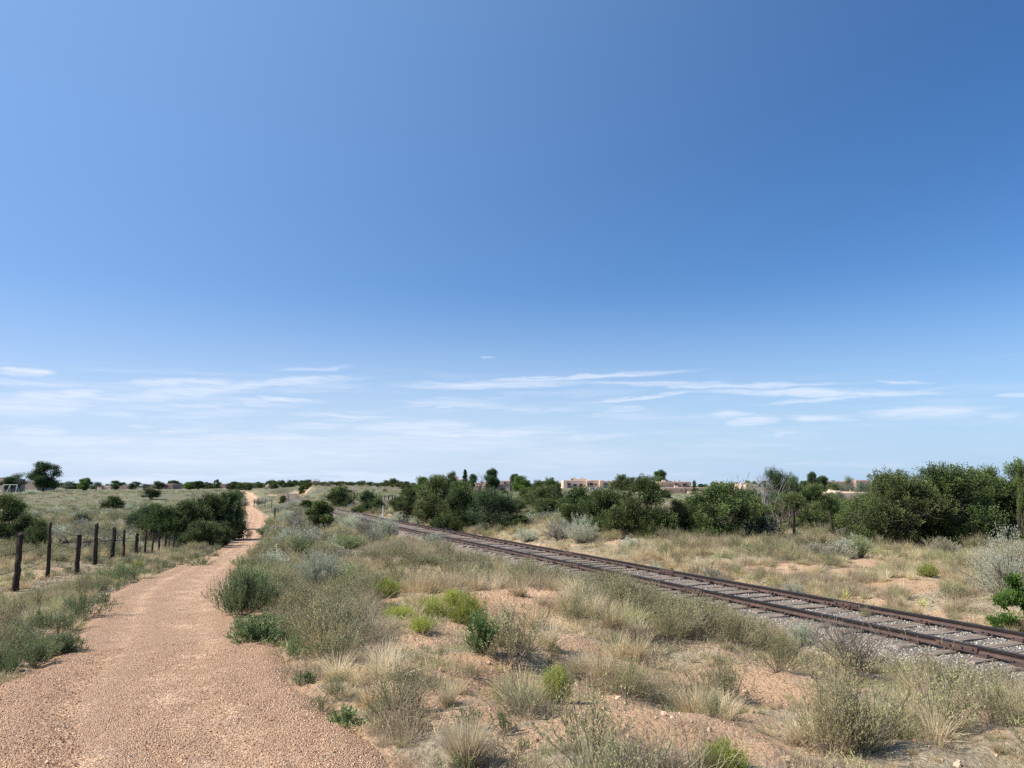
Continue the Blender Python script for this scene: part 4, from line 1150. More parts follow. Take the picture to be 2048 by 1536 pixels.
J2 = [
 (1250,37,90,985,'j2','juniper filling behind the tall bright one on its left'),
 (1470,38,100,975,'j4','mid green crown seen over the top of the wide yellowish juniper'),
 (1505,37,84,990,'j2','juniper low behind the right side of the wide yellowish one'),
 (1612,38,90,1005,'j5','low dark juniper in the shade between the two lone posts'),
 (1660,46,120,985,'j4','spreading juniper just above the right lone fence post'),
 (1785,44,130,948,'j1','dark crown behind the left shoulder of the big right hand mass'),
 (1960,38,150,938,'j4','crown rising behind the middle of the big right hand mass'),
 (2040,36,120,955,'j2','crown rising behind the right end of the big right hand mass'),
 (1128,46,70,1008,'j2','juniper behind the grey brush, at the end of the pale gap'),
 (1190,48,70,1004,'j1','juniper behind the mid green one by the grey brush'),
 (1240,60,50,996,'j5','small crown in the dip below the long adobe house'),
 (1585,36,120,985,'j2','dark juniper behind the left of the two lone fence posts'),
 (1635,40,95,968,'j1','dark juniper behind the gap between the two lone fence posts'),
 (1690,42,110,1000,'j5','juniper with bright top behind the right lone fence post'),
 (1392,50,70,997,'j1','rounded juniper seen over the wide yellowish one, below the red brown house'),
 (1520,44,90,980,'j3','juniper immediately left of the dead grey snag'),
 (1740,52,90,985,'j5','juniper below the flat pale roof, left of the big right hand mass'),
]
for px, d, w, top, k, lab in J2: tree(px, 0, w, top, k, lab, depth=d)
J3 = [
 (1088,1022,66,52,'j5','round dark juniper standing alone in the gap behind the small green bushes'),
 (988,1060,110,82,'pin','grey green pinyon beside the small bright bushes, behind the straw strip'),
 (922,1062,106,86,'j2','thick juniper reaching down to the rails, left of the grey green pinyon'),
 (868,1046,92,92,'j1','tall juniper below the bright tree, right of the white marker post'),
 (825,1040,66,62,'j3','dark juniper just right of the white marker post'),
 (735,1028,54,48,'j2','juniper left of the white marker post, with a low spreading skirt'),
 (757,1026,30,30,'j5','small juniper tucked against the left side of the white marker post'),
 (678,1016,66,44,'j4','large round dark juniper above the bend of the rails'),
 (1036,1057,50,28,'up','small bright bushy juniper at the edge of the straw strip, right hand of a pair'),
 (1008,1059,34,24,'up','small bright bushy juniper at the edge of the straw strip, left hand of a pair'),
 (641,1071,64,62,'up','upright bushy juniper in the sagebrush left of the rails, nearest of three'),
 (612,1026,34,26,'up','pointed small juniper behind the upright bushy one left of the rails'),
 (567,1009,20,18,'up','smallest of the three junipers in the sagebrush between path and rails'),
 (604,990,16,19,'up','lone little juniper on the slope of the cut bank'),
 (1102,1003,52,46,'j4','spreading dark juniper with a pale bush at its side, left of the long adobe house'),
 (1143,1003,22,22,'cone','small pointed juniper in the field below the long adobe house'),
 (1216,1002,40,22,'j5','dark juniper in the field in front of the long adobe house'),
 (1245,984,50,34,'j4','juniper standing against the right end of the long adobe house'),
 (818,992,32,24,'j5','juniper in the pale field left of the bright green tree'),
 (812,979,26,18,'j1','juniper above the pale field, second from the bright green tree'),
 (160,1058,42,30,'j5','small round juniper with bleached dead branches in front, left field'),
 (226,1019,46,26,'j4','dark juniper with a low second lobe, alone in the left field'),
 (302,998,44,22,'pin','greyish spreading pinyon far out in the left field'),
]
for px, py, w, h, k, lab in J3: tree(px, py, w, h, k, lab)
J6 = [
 (905,46,90,1000,'j4','juniper joining the two tall ones right of the marker post'),(950,44,90,1008,'j1','juniper behind the grey green pinyon on its left'),
 (1000,56,70,1010,'j2','small crown behind the pair of bright bushy junipers'),(845,62,60,990,'j1','narrow crown between the bright tree and the marker post'),
 (800,58,44,1008,'j5','low juniper directly right of the marker post'),(897,110,46,963,'j4','rounded crown touching the roof line left of the porch house'),
 (1100,105,50,970,'j1','juniper at the right end of the garden trees'),
 (1060,64,50,990,'j5','small juniper at the right foot of the tree belt'),(858,120,34,962,'j4','dark crown left of the adobe parapets'),
 (1028,45,84,1000,'j1','full dark crown behind the pair of bright bushy junipers'),(1096,43,86,1010,'j2','juniper right of the small pale gap in the belt, behind the grey brush'),
 (1072,74,74,980,'j4','broad crown in the belt below the large dark juniper by the bright tree'),(1150,56,76,996,'j5','low crown in the belt just left of the field below the long adobe house'),]
for px, d, w, top, k, lab in J6: tree(px, 0, w, top, k, lab, depth=d)
J4 = [ # left cluster and left edge, by depth: (px, depth, w px, top row, key, label)
 (4,30,120,988,'j1','big dark juniper cut by the left edge of the photo'),
 (52,29.5,84,1026,'j2','lower dark juniper behind the first two fence posts'),
 (74,28,44,1064,'j5','smallest juniper at the right foot of the left edge group'),
 (452,47,92,983,'j1','tallest dark juniper of the clump beside the path, nearest the path'),
 (412,46,100,986,'j2','dark juniper second from the path in the clump behind the fence'),
 (372,43,96,1000,'j3','juniper in the middle of the clump behind the leaning fence posts'),
 (322,42,92,1008,'j4','greyer green juniper in the left half of the clump behind the fence'),
 (302,48,80,1006,'j2','dark crown behind the two left hand trees of the clump behind the fence'),
 (284,45,74,1012,'pin','grey green tree ending the clump behind the fence on its left'),
 (400,38,80,1040,'j5','low juniper in front of the clump, at the last fence posts'),
 (434,40,60,1056,'j5','low juniper whose foot meets the path verge'),
 (466,62,50,978,'pin','loose topped tree rising behind the clump where the path climbs'),
]
for px, d, w, top, k, lab in J4: tree(px, 0, w, top, k, lab, depth=d)
J5 = [ # further trees and garden trees round the houses
 (85,230,62,925,'elm','tree','large rounded cottonwood against the sky at the far left'),
 (36,215,42,945,'ogrey','tree','pale grey green tree left of the large cottonwood'),
 (20,205,34,954,'elm2','tree','dark garden tree beside the shaded house at the far left'),
 (108,240,14,964,'elm2','tree','little dark tree right of the large cottonwood'),
 (166,250,24,958,'lime','tree','bright green tree on the left skyline'),
 (170,262,22,956,'elm2','tree','dark tree behind the bright green tree on the left skyline'),
 (132,255,22,965,'ogrey','tree','greyish tree between the cottonwood and the bright green tree'),
 (192,262,26,963,'ogrey','tree','greyish tree just right of the bright green tree'),
 (232,262,14,967,'elm2','tree','round dark tree right of the tan sheds on the left skyline'),
 (262,262,14,967,'elm2','tree','small dark tree right of the round one on the left skyline'),
 (378,270,22,964,'lime','tree','bushy green tree left of the dark one, middle of the left skyline'),
 (397,268,26,962,'elm2','tree','broad dark tree between the two long brown houses'),
 (433,290,12,959,'elm','tree','small palm like round topped tree rising from the second long brown house'),
 (466,300,18,963,'elm2','tree','dark tree on the skyline above the start of the path'),
 (548,190,14,962,'cone','tree','dark pointed tree right of the little tan house by the path'),
 (985,150,34,938,'elm','tree','tall open elm above the adobe house with the portal'),
 (904,150,22,942,'pin','tree','dark pine above the adobe roofs, left of the slim spruce'),
 (930,150,16,939,'spr','tree','slim spruce left of the tall open elm'),
 (945,148,18,948,'elm2','tree','rounded grey green tree between the spruce and the bare one'),
 (1030,150,22,948,'elm2','tree','dark tree right of the second adobe house'),
 (1042,140,40,952,'lime','tree','bright green tree right of the second adobe house'),
 (1078,120,44,960,'j4','juniper','large dark juniper right of the bright green tree'),
 (842,100,36,954,'lime','tree','bright green tree standing at the left end of the tree belt'),
 (880,90,66,950,'j2','juniper','dark mounded juniper in front of the adobe roofs'),
 (920,76,70,962,'j1','juniper','dark juniper below the portal of the adobe house'),
 (962,72,64,984,'j5','juniper','low juniper below the windows of the adobe house'),
 (875,66,64,985,'j2','juniper','juniper on the left of the belt, behind the tall one by the marker post'),
 (1052,80,46,975,'j1','juniper','juniper at the right end of the tree belt below the bright green tree'),
 (1323,210,36,941,'elm','tree','lone leafy elm against the sky above the red brown house'),
 (1388,130,14,968,'cone','tree','slim pointed tree in front of the red brown house'),
 (1556,62,62,936,'pin','tree','tall pinyon with open top above the dead grey snag'),
 (1592,60,46,950,'pin','tree','second open topped pinyon, right of the tallest one'),
 (1628,150,22,944,'elm2','tree','flat topped tree on the right skyline, left of two'),
 (1648,160,28,952,'elm2','tree','darker spreading tree on the right skyline, right of two'),
 (1668,120,40,966,'j5','juniper','rounded juniper in front of the orange roofed house'),
 (1697,115,30,952,'ogrey','tree','blue grey tree beside the orange house on the right skyline'),
 (1720,118,26,966,'ogrey','tree','low blue grey tree right of the taller one by the orange house'),
 (1738,122,22,964,'ogrey','tree','last blue grey tree before the big right hand junipers'),
 (2052,26,30,925,'cone','juniper','pointed juniper tip at the right edge of the photo'),
 (1148,330,22,957,'j4','juniper','dark tree behind the left end of the long adobe house'),
 (1112,180,22,968,'j1','juniper','juniper left of the long adobe house at the field edge'),
 (1265,240,30,955,'j1','juniper','dark juniper on the rise right of the long adobe house'),
]
for px, d, w, top, k, cat, lab in J5: tree(px, 0, w, top, k, lab, name=('juniper' if cat == 'juniper' else 'garden_tree'), cat='tree', depth=d)
# hill crest row between the rails and the tan field, then the far line along the whole horizon
rr = random.Random(4)
for px, top, w in [(615,959,22),(632,961,20),(648,963,22),(664,962,24),(682,962,26),(696,963,20),(703,963,20),(722,961,26),(742,963,26),(758,965,22),(772,960,22),(787,956,26),(800,962,20),(812,963,20),(826,965,22),(622,964,18),(640,965,18),(672,964,22),(690,966,20),(713,964,22),(732,965,22),(750,966,20),(766,965,22),(780,963,20),(794,966,22),(806,966,20)]:
    d = rr.uniform(165, 185)
    tree(px, 0, w * 1.35, top - 2, rr.choice(['j1','j2','j4','j5']), 'dark rounded juniper in the row along the crest above the tan field', depth=d, group='junipers in the crest row', sink=.3)
deadrow = deadtree(31, 3.5, 6, .6, 'twig', .05, 90)
for px, top in ((628, 957), (656, 961)):
    p = at(px, 150); o = link('bare_bush', deadrow, None, (p.x, p.y, p.z)); o.scale = (1.1, 1.1, (P(px, top, 150).z - p.z) / 3.3); tag(o, 'leafless dark bush sticking up from the crest row, ' + ('taller one' if px == 628 else 'lower one'), 'bush')
x = -60
while x < 2120:
    if 600 < x < 840: x += 30; continue
    d = rr.uniform(270, 430) if not 1105 < x < 1250 else rr.uniform(380, 440)
    w = rr.uniform(11, 26) * (1.15 if x < 600 else .9)
    tree(x, 0, w, rr.uniform(959.5, 968), rr.choice(['j1','j2','j4','j5','elm2','elm','ogrey','pin','j3','lime'] if rr.random() < .7 else ['j4','j2']), 'small dark tree in the far line along the horizon', name='distant_tree', depth=d, group='far trees along the horizon', sink=.2)
    x += w * rr.uniform(.35, .8) + (rr.uniform(4, 12) if rr.random() < .10 else 0)
for k in range(52):   # belt of trees running from the path to the crest
    px = rr.uniform(455, 610); tree(px, 0, rr.uniform(12, 24), rr.uniform(958.5, 966) if px > 535 else rr.uniform(964, 969), rr.choice(['j1','j2','j5','elm2','j3']), 'small dark tree in the belt behind the head of the path', name='distant_tree', depth=rr.uniform(180, 260) if px > 535 else rr.uniform(240, 330), group='trees in the belt behind the path', sink=.2)
# junipers scattered in the far fields
for px, py, w, h in [(1010,990,18,12),(1060,985,16,11),(1500,985,30,18),(1560,990,30,16),(1770,985,40,20),(1850,985,40,20),(1950,985,40,22),(1290,988,24,14),(1330,1000,30,20),(1185,1000,14,8),(700,985,12,7),(770,985,12,8)]:
    tree(px, py, w, h, rr.choice(['j1','j4','j5']), 'small juniper scattered in the far field behind the belt', group='junipers scattered in the far fields')

# dead grey snag behind the wide juniper, and the bleached branches in the left field
def prop(name, me, p, sc, label, cat, rz=None, group=None, sink=.02):
    o = link(name, me, None, (p[0], p[1], p[2] - sink)); o.scale = (sc, sc, sc) if np.ndim(sc) == 0 else sc
    o.rotation_euler = (0, 0, random.uniform(0, 6.28) if rz is None else rz)
    return tag(o, label, cat, group)
snag = deadtree(21, 4.2, 7, .75, 'deadwood', .055, 110)
p = at(1535, 40); prop('dead_tree', snag, p, (1.0, 1.0, (P(1535, 943, 40).z - p.z) / 4.0), 'bleached grey dead tree with bare forks rising above the junipers', 'dead tree')
snag2 = deadtree(22, 2.2, 7, .8, 'twig', .05, 90)
p = at(1568, 33.5); prop('dead_shrub', snag2, p, (.8, .8, .72), 'brown leafless shrub between the yellowish juniper and the left lone post', 'dead shrub')
snag3 = deadtree(24, 1.5, 4, .5, 'deadwood', .045, 12)
p = G(1545, 1083); prop('dead_branch', snag3, p, (.8, .8, .85), 'pale forked dead branches at the foot of the yellowish juniper', 'dead branch')
p = G(1490, 1081); prop('dead_branch', snag3, p, (.5, .5, .4), 'short pale dead twigs low in front of the yellowish juniper', 'dead branch')
snag4 = deadtree(25, 1.3, 5, 1.0, 'deadwood', .04, 20)
p = G(166, 1062); prop('dead_branch', snag4, p, (1.1, 1.1, .95), 'white bleached dead branches in front of the small round juniper', 'dead branch')
p = at(960, 148); prop('bare_tree', deadtree(26, 6.0, 4, .35, 'deadwood', .09, 60), p, (1, 1, (P(960, 944, 148).z - p.z) / 6.0), 'thin bare tree between the spruce and the open elm', 'tree')

# dark pile of fallen trunks in the left field
lr = np.random.default_rng(8)
lp = at(158, 31); lo = empty('log_pile', lp, 0, .78); KEEP.append((lp.x, lp.y, 1.3))
tag(lo, 'tangle of dark fallen trunks and branches lying behind the fence posts', 'log pile')
for i in range(9):
    mb = MB(); Lg = lr.uniform(1.0, 2.6); a = lr.normal(0, .25)
    c0 = np.array([lr.uniform(-1.6, .9), lr.uniform(-.6, .6), lr.uniform(.08, .45)])
    t = np.linspace(0, 1, 7)[:, None]; C = c0 + t * np.array([Lg * math.cos(a), Lg * math.sin(a), lr.uniform(-.1, .45)]) + lr.normal(0, .035, (7, 3))
    tubes(mb, C[None], np.linspace(.075, .03, 7)[None] * lr.uniform(.7, 1.3), .2, 7)
    m_ = mb
    for _ in range(5):
        q = C[lr.integers(1, 6)]; e = q + lr.normal(0, .3, 3) * [1, 1, .6] + [0, 0, .15]
        tubes(m_, np.array([[q, (q + e) / 2 + lr.normal(0, .03, 3), e]]), np.array([[.025, .015, .006]]), .2, 5)
    link('log', mb.mesh('log', M['bark']), lo)

# ------------------------------------------------------------------ named shrubs of the foreground
SH = {
 'lime1': (dome(1, .28, .32, 260, 40, .040), .52, .36), 'lime2': (dome(2, .32, .36, 330, 40, .042), .60, .40), 'lime3': (dome(3, .24, .38, 230, 40, .040, lo=.22, L=.032, shell=.8), .46, .44),
 'green1': (rabbit(4, .22, .45, 90, 'green', .032, .009, 22, top=.3), .46, .50), 'kochia1': (twiggy(5, .50, .75, 90, 16, 22000, .030, .011, 'kochia', .3, 1.15), 1.2, .8),
 'kochia2': (twiggy(6, .60, .40, 80, 14, 17000, .026, .011, 'kochia', .2, 1.35), 1.3, .45), 'kochia3': (twiggy(7, .35, .5, 40, 10, 3800, .024, .009, 'green', .3, 1.2), .8, .5),
 'sage1': (dome(8, .60, .80, 520, 46, .055, .032, .010, 'sage', .40, 90, .008), 1.15, .85), 'sage2': (dome(9, .55, .65, 330, 40, .06, .034, .011, 'sage', .28, 60, .008, .8), 1.05, .72), 'grey1': (dome(10, .75, 1.05, 420, 40, .075, .034, .009, 'sage', .3, 80, .010, .75), 1.45, 1.1),
 'grey3': (sage(24, .75, 1.0, 70, 11, 9000, 'greysage', .026, .007), 1.45, 1.1), 'grey2': (dome(11, .60, .62, 260, 36, .06, .032, .009, 'greysage', .2, 80, .009, .75), 1.15, .64), 'olive1': (twiggy(12, .42, .55, 60, 10, 8500, .015, .006), 1.0, .6), 'olive2': (twiggy(13, .5, .5, 60, 10, 9500, .014, .006, 'olive', .1, 1.3), 1.15, .5),
 'broom1': (rabbit(14, .36, .50, 150, 'gtall', .06, .004, 10, top=.3), .7, .5), 'straw1': (bunch(15, 1500, .12, .52, .5, .007, 'pale'), .62, .5), 'pale1': (bunch(16, 560, .08, .45, .8, .005, 'pale'), .62, .42),
 'leafy': (twiggy(17, .34, .22, 34, 9, 1500, .032, .020, 'green', .1, 1.4), .7, .22), 'yucca': (yucca(18), .5, .3), 'stalks': (stalks(19, 18, 1.15, .10), .7, 1.1), 'stalks2': (stalks(20, 9, .8, .10), .6, .75),
 'seed': (juniper(23, .42, .95, 14, 22, 30, L=.035, lw=.014, knob=.06, mat='elmlime', shape='cone')[0], .8, .85),
}
SH = {k: (v[0], *extent(v[0])) for k, v in SH.items()}
def shrub(px, py, w, h, key, label, cat='shrub', name=None, group=None, rz=None):
    me, rw, rh = SH[key]; p = G(px, py); k = p.y / FPX
    if p.y < 60: KEEP.append((p.x, p.y, w * k / 2))
    sx = w * k / rw; sz = h * k / rh
    nm = name or {'lime': 'rabbitbrush', 'green': 'green_shrub', 'kochia': 'leafy_weed', 'sage': 'sagebrush', 'grey': 'grey_brush', 'olive': 'twiggy_weed', 'broom': 'broom_shrub', 'straw': 'grass_tuft', 'pale': 'grass_tuft',
                  'leafy': 'leafy_weed', 'yucca': 'yucca', 'stalks': 'tall_grass', 'seed': 'juniper_seedling'}[key.rstrip('0123456789')]
    if nm in ('grass_tuft', 'tall_grass'): cat = 'grass tuft'
    if nm == 'yucca': cat = 'yucca'
    if nm in ('leafy_weed', 'twiggy_weed'): cat = 'weed'
    return prop(nm, me, p, (sx, sx, sz), label, cat, rz, group)
for a in [
 (792,1188,39,31,'lime1','small yellow green rabbitbrush at the back of the group of four'),
 (773,1209,60,40,'lime2','wide low rabbitbrush left of the bare soil, second from the back'),
 (797,1245,64,42,'lime1','bright rabbitbrush below the wide low one, front left of the group'),
 (862,1230,60,50,'lime2','round bright rabbitbrush in the middle of the group, dark at its foot'),
 (934,1260,82,62,'lime2','largest yellow green rabbitbrush, directly behind the dark green shrub'),
 (905,1218,44,34,'lime1','small rabbitbrush between the round one and the largest, set back'),
 (842,1275,46,34,'lime2','low rabbitbrush down the slope below the round one'),
 (669,1180,22,20,'lime1','tiny rabbitbrush at the right foot of the blue sagebrush'),
 (1113,1392,62,72,'lime3','vivid lime green rabbitbrush alone in the middle foreground'),
 (1442,1556,104,58,'lime2','yellow green rabbitbrush cut by the bottom edge of the photo'),
 (962,1322,66,86,'green1','dark green shrub with a deep shadow, in front of the largest rabbitbrush'),
 (637,1172,88,76,'sage1','round silvery blue sagebrush with dark bare stems at its foot'),
 (697,1166,56,54,'broom1','olive broom shrub touching the right side of the blue sagebrush'),
 (757,1163,48,38,'broom1','small olive broom shrub with a bare foot, right of the other one'),
 (480,1242,98,104,'kochia1','tall deep green weed bulging over the right edge of the path'),
 (508,1222,84,84,'kochia1','second deep green weed against the back of the tall one on the path edge'),
 (520,1292,136,62,'kochia2','low deep green weed spreading over the path edge, below the tall one'),
 (590,1318,90,60,'kochia3','mixed green weed right of the low one on the path edge'),
 (548,1352,40,16,'leafy','small leafy green weed on the gravel of the path edge'),
 (690,1450,66,38,'leafy','bright leafy weed at the lower right corner of the path'),
 (612,1366,50,26,'leafy','greyish little weed on the path edge, right of the small leafy one'),
 (76,1258,60,48,'kochia3','dark green bushy weed in the left verge below the fence'),
 (165,1240,110,60,'kochia3','green weed leaning on the left edge of the path'),
 (115,1312,96,44,'kochia2','spreading grey green weed on the left edge of the path, lower one'),
 (22,1350,64,60,'kochia3','leafy weed at the left edge of the photo, beside the path'),
 (235,1165,80,44,'kochia3','bright green weed in the left verge beside the middle fence posts'),
 (275,1143,26,22,'lime1','yellow green rabbitbrush at the left verge where the path narrows'),
 (288,1162,28,18,'straw1','small straw tuft on the left path edge below the rabbitbrush'),
 (480,1136,44,30,'kochia3','green weed where the path narrows, right edge'),
 (400,1135,60,26,'kochia3','green weed on the left path edge near the shadows'),
 (528,1073,30,20,'green1','bright green bush on the right edge of the path beside the tree shadow'),
 (935,1534,104,100,'straw1','large upright straw tuft at the bottom of the photo'),
 (895,1415,60,66,'pale1','pale narrow grass tuft in the middle foreground'),
 (1098,1305,70,66,'pale1','pale grass tuft right of the dark green shrub'),
 (1160,1330,60,50,'straw1','broad straw tuft right of the pale tuft beside the dark green shrub'),
 (960,1500,120,110,'stalks2','thin bending seed stalks right of the large straw tuft'),
 (1470,1300,140,82,'olive1','twiggy olive weed left of the big bare grey brush'),
 (1560,1370,130,84,'olive2','twiggy olive weed in front of the bare grey brush'),
 (1650,1490,170,160,'olive1','big twiggy olive weed in the lower right foreground'),
 (1256,1380,120,84,'olive2','twiggy weed right of the vivid lime rabbitbrush'),
 (1430,1450,84,66,'olive1','yellowish twiggy weed above the bottom edge rabbitbrush'),
 (1150,1250,110,56,'olive2','grey green weed on the bare soil hump in the middle'),
 (1335,1290,90,60,'olive1','grey green weed right of the pale grass tufts'),
 (1700,1345,150,104,'grey3','big bare grey brush hiding the near rail'),
 (1606,1295,56,52,'sage2','blue grey sprig left of the big bare grey brush'),
 (1586,1198,44,34,'sage2','small silvery plant growing between the two rails'),
 (1730,1256,44,44,'olive1','thin green plant growing between the rails behind the bare grey brush'),
 (2022,1205,150,140,'grey1','huge silvery grey brush at the right edge of the photo'),
 (2035,1262,90,108,'seed','bright green juniper seedling in front of the huge grey brush'),
 (1870,1510,190,230,'stalks','tall straw coloured grass stalks in the lower right foreground'),
 (1990,1480,150,90,'olive2','green twiggy weed at the right edge in the foreground'),
 (1478,1150,34,26,'yucca','spiky yellow yucca beyond the rails, left of the bare soil'),
 (1692,1200,34,28,'yucca','spiky yellow yucca close behind the far rail'),
 (1845,1212,36,20,'yucca','small yellow yucca behind the far rail toward the right'),
 (1858,1160,44,28,'lime1','light green rabbitbrush alone on the slope beyond the rails'),
 (1722,1118,44,48,'broom1','mushroom shaped brown shrub in front of the big junipers'),
 (1160,1086,72,56,'grey1','tall feathery grey brush beside the far rail'),
 (1118,1080,66,40,'grey2','grey brush left of the tall feathery one'),
 (1052,1083,46,26,'sage2','rounded silver sagebrush on the straw strip beyond the rails'),
 (905,1066,40,20,'sage2','silvery sagebrush below the juniper that reaches the rails'),
 (842,1050,42,22,'sage2','silvery sagebrush right of the white marker post'),
 (800,1046,36,22,'sage2','silvery sagebrush close to the white marker post'),
 (770,1082,62,44,'sage2','large grey green sagebrush left of the near rail, nearest of its clump'),
 (735,1077,52,40,'grey2','grey sagebrush behind the nearest one, left of the near rail'),
 (702,1066,50,34,'sage2','sagebrush right of the upright bushy juniper'),
 (690,1082,44,26,'grey2','low grey brush below the upright bushy juniper'),
 (865,1098,48,34,'sage2','silver sagebrush beside the near rail on the straw bank'),
 (600,1064,60,36,'grey2','purplish grey brush left of the upright bushy juniper'),
 (575,1048,48,30,'sage2','sagebrush between the lone dark post and the bushy juniper'),
 (600,1040,46,28,'grey2','grey brush behind the upright bushy juniper to its left'),
 (560,1030,40,22,'sage2','sagebrush beside the lone dark post'),
 (585,1018,36,18,'sage2','sagebrush between the two smaller junipers by the rails'),
 (560,1076,60,26,'grey2','brown grey brush where the path bends below the lone dark post'),
 (700,1110,70,34,'broom1','olive grass like shrub behind the blue sagebrush'),
 (600,1112,60,36,'broom1','yellowish broom shrub behind the blue sagebrush to its left'),
 (860,1135,60,30,'broom1','soft olive shrub in the middle distance, right of the blue sagebrush'),
 (1190,1180,90,40,'olive2','soft grey green weed on the crest before the sleepers'),
 (487,1013,30,15,'grey2','grey bush overhanging the left side of the far bend of the path'),
 (520,1009,34,12,'grey2','low brush hiding the right side of the far bend of the path'),
 (60,988,26,9,'sage2','round grey bush beside the swing set'),
 (150,1108,44,20,'sage2','sagebrush behind the third fence post'),
 (120,1130,44,22,'broom1','yellowish shrub between the second and third fence posts'),
 (430,1116,30,14,'kochia3','weed at the foot of the low juniper on the path verge'),
]:
    shrub(*a)
bare_p = G(1705, 1215)
# ------------------------------------------------------------------ fences and posts
def post_mesh(seed, H, rad, lean=0.0, sides=11, flat=1.0):
    r = np.random.default_rng(seed); mb = MB(); k = 12
    t = np.linspace(0, 1, k); z = -.25 + (H + .25) * t
    cx = lean * t + r.normal(0, .006, k) + .007 * np.sin(t * 4 + seed); cy = r.normal(0, .006, k) + .006 * np.cos(t * 5 + seed)
    a = np.arange(sides) * 2 * np.pi / sides
    V = []
    for i in range(k):
        q = rad * (1.05 - .18 * t[i]) * (1 + (fbm(np.cos(a) * 1.6 + seed, t[i] * 3 + np.sin(a) * 1.6, 3, seed) - .5) * .5)
        V.append(np.stack([cx[i] + q * np.cos(a), cy[i] + q * np.sin(a) * flat, np.full(sides, z[i])], 1))
    V = np.array(V); V[-1, :, 2] += r.normal(0, .02, sides) + .03 * np.cos(a + seed)
    n = k * sides; V = V.reshape(-1, 3); V = np.concatenate([V, [[cx[-1], cy[-1], H - .015]]])
    T = []
    for i in range(k - 1):
        for j in range(sides):
            A, B = i * sides + j, i * sides + (j + 1) % sides
            T += [(A, B, B + sides), (A, B + sides, A + sides)]
    for j in range(sides): T.append(((k - 1) * sides + j, (k - 1) * sides + (j + 1) % sides, n))
    mb.add(V, T, .5)
    return mb.mesh('post', M['postwood'])
def wire_part(pts, parent, z0, rad=.0055, sag=.04, name='wire'):
    """barbed wire strung from post to post; pts are world points on the posts"""
    C = []
    for a, b in zip(pts[:-1], pts[1:]):
        L = (b - a).length; n = max(3, int(L / .6))
        for i in range(n):
            t = i / n; p = a.lerp(b, t); C.append((p.x, p.y, p.z - sag * 4 * t * (1 - t)))
    C.append(tuple(pts[-1])); C = np.array(C) - np.array(parent.location)
    mb = MB(); tubes(mb, C[None], np.full((1, len(C)), rad), .5, 4)
    return link(name, mb.mesh(name, M['wire']), parent)

# post: px, base row, top row, half width px, lean px
posts = [(30,1187,1066,7.0,1),(94,1157,1047,4.2,-1),(153,1154,1069,5.8,0),(188,1136,1049,4.6,0),(223,1128,1057,5.0,2),(247,1117,1060,3.0,-2),(272,1117,1068,4.0,0),(289,1116,1061,2.6,1),(304,1116,1067,2.2,1),
         (317,1112,1059,2.4,0),(330,1109,1070,2.4,0),(337,1107,1072,1.4,0),(347,1107,1070,1.9,0),(360,1101,1070,2.2,3),(364,1100,1072,1.8,3),(374,1100,1069,1.9,3)]
base_y = [16,18.3,19,21.5,24,26,27.5,29.5,31.5,33,34.5,35.5,37,38.2,38.8,40]
p0 = at(30, 16)
fence = empty('post_fence', p0); tag(fence, 'old fence of rough dark cedar posts and wire left of the path', 'fence')
tops = []
for (px, by_, ty_, hw, ln), d in zip(posts, base_y):
    p = at(px, d); top = P(px, ty_, d)
    H = top.z - p.z; rad = max(.026, .86 * hw * d / FPX)
    o = link('post', post_mesh(px, H, rad, ln * d / FPX), fence, (p.x - p0.x, p.y - p0.y, p.z - p0.z)); o.rotation_euler = (0, 0, 0)
    tops.append((Vector((p.x, p.y, p.z)), H))
ext = at(-120, 13.2); seq = [(ext, 1.2)] + tops
for f in (.95, .66, .36):
    wire_part([a + Vector((0, .02, min(h, 1.35) * f)) for a, h in seq], fence, 0)

for (p_, H_) in tops: KEEP.append((p_.x, p_.y, .30))
# lone posts with a sagging wire in front of the right hand junipers
fr = at(1588, 30.5); f2 = empty('wire_fence', fr)
tag(f2, 'two lone weathered posts joined by one wire in front of the junipers on the right', 'fence')
pr = []
for px, d, top, hw, ln in ((1589, 30.5, 1020, 3.0, 0), (1666, 30.0, 1021, 2.3, -2), (2038, 27, 1044, 2.4, 0)):
    p = at(px, d); t = P(px, top, d); H = t.z - p.z
    link('post', post_mesh(px, H, hw * d / FPX, ln * d / FPX), f2, (p.x - fr.x, p.y - fr.y, p.z - fr.z)); pr.append(p + Vector((0, 0, H * .60)))
wire_part(pr[:2], f2, 0, .004, .06)
# row of distant posts across the tan field
fr = at(760, 85); f3 = empty('field_fence', fr); tag(f3, 'row of small dark posts crossing the tan field behind the white marker post', 'fence')
pts = []
for px, d, top in ((745, 92, 992), (752, 89, 994), (758, 86, 996), (763, 83, 999), (769, 80, 1001), (777, 77, 1003), (784, 74, 1005), (708, 105, 988), (714, 101, 989)):
    p = at(px, d); H = max(1.0, P(px, top, d).z - p.z)
    link('post', post_mesh(px, H, .065, 0, 7), f3, (p.x - fr.x, p.y - fr.y, p.z - fr.z))
    if px < 790 and px > 740: pts.append(p + Vector((0, 0, H * .8)))
wire_part(pts, f3, 0, .006)
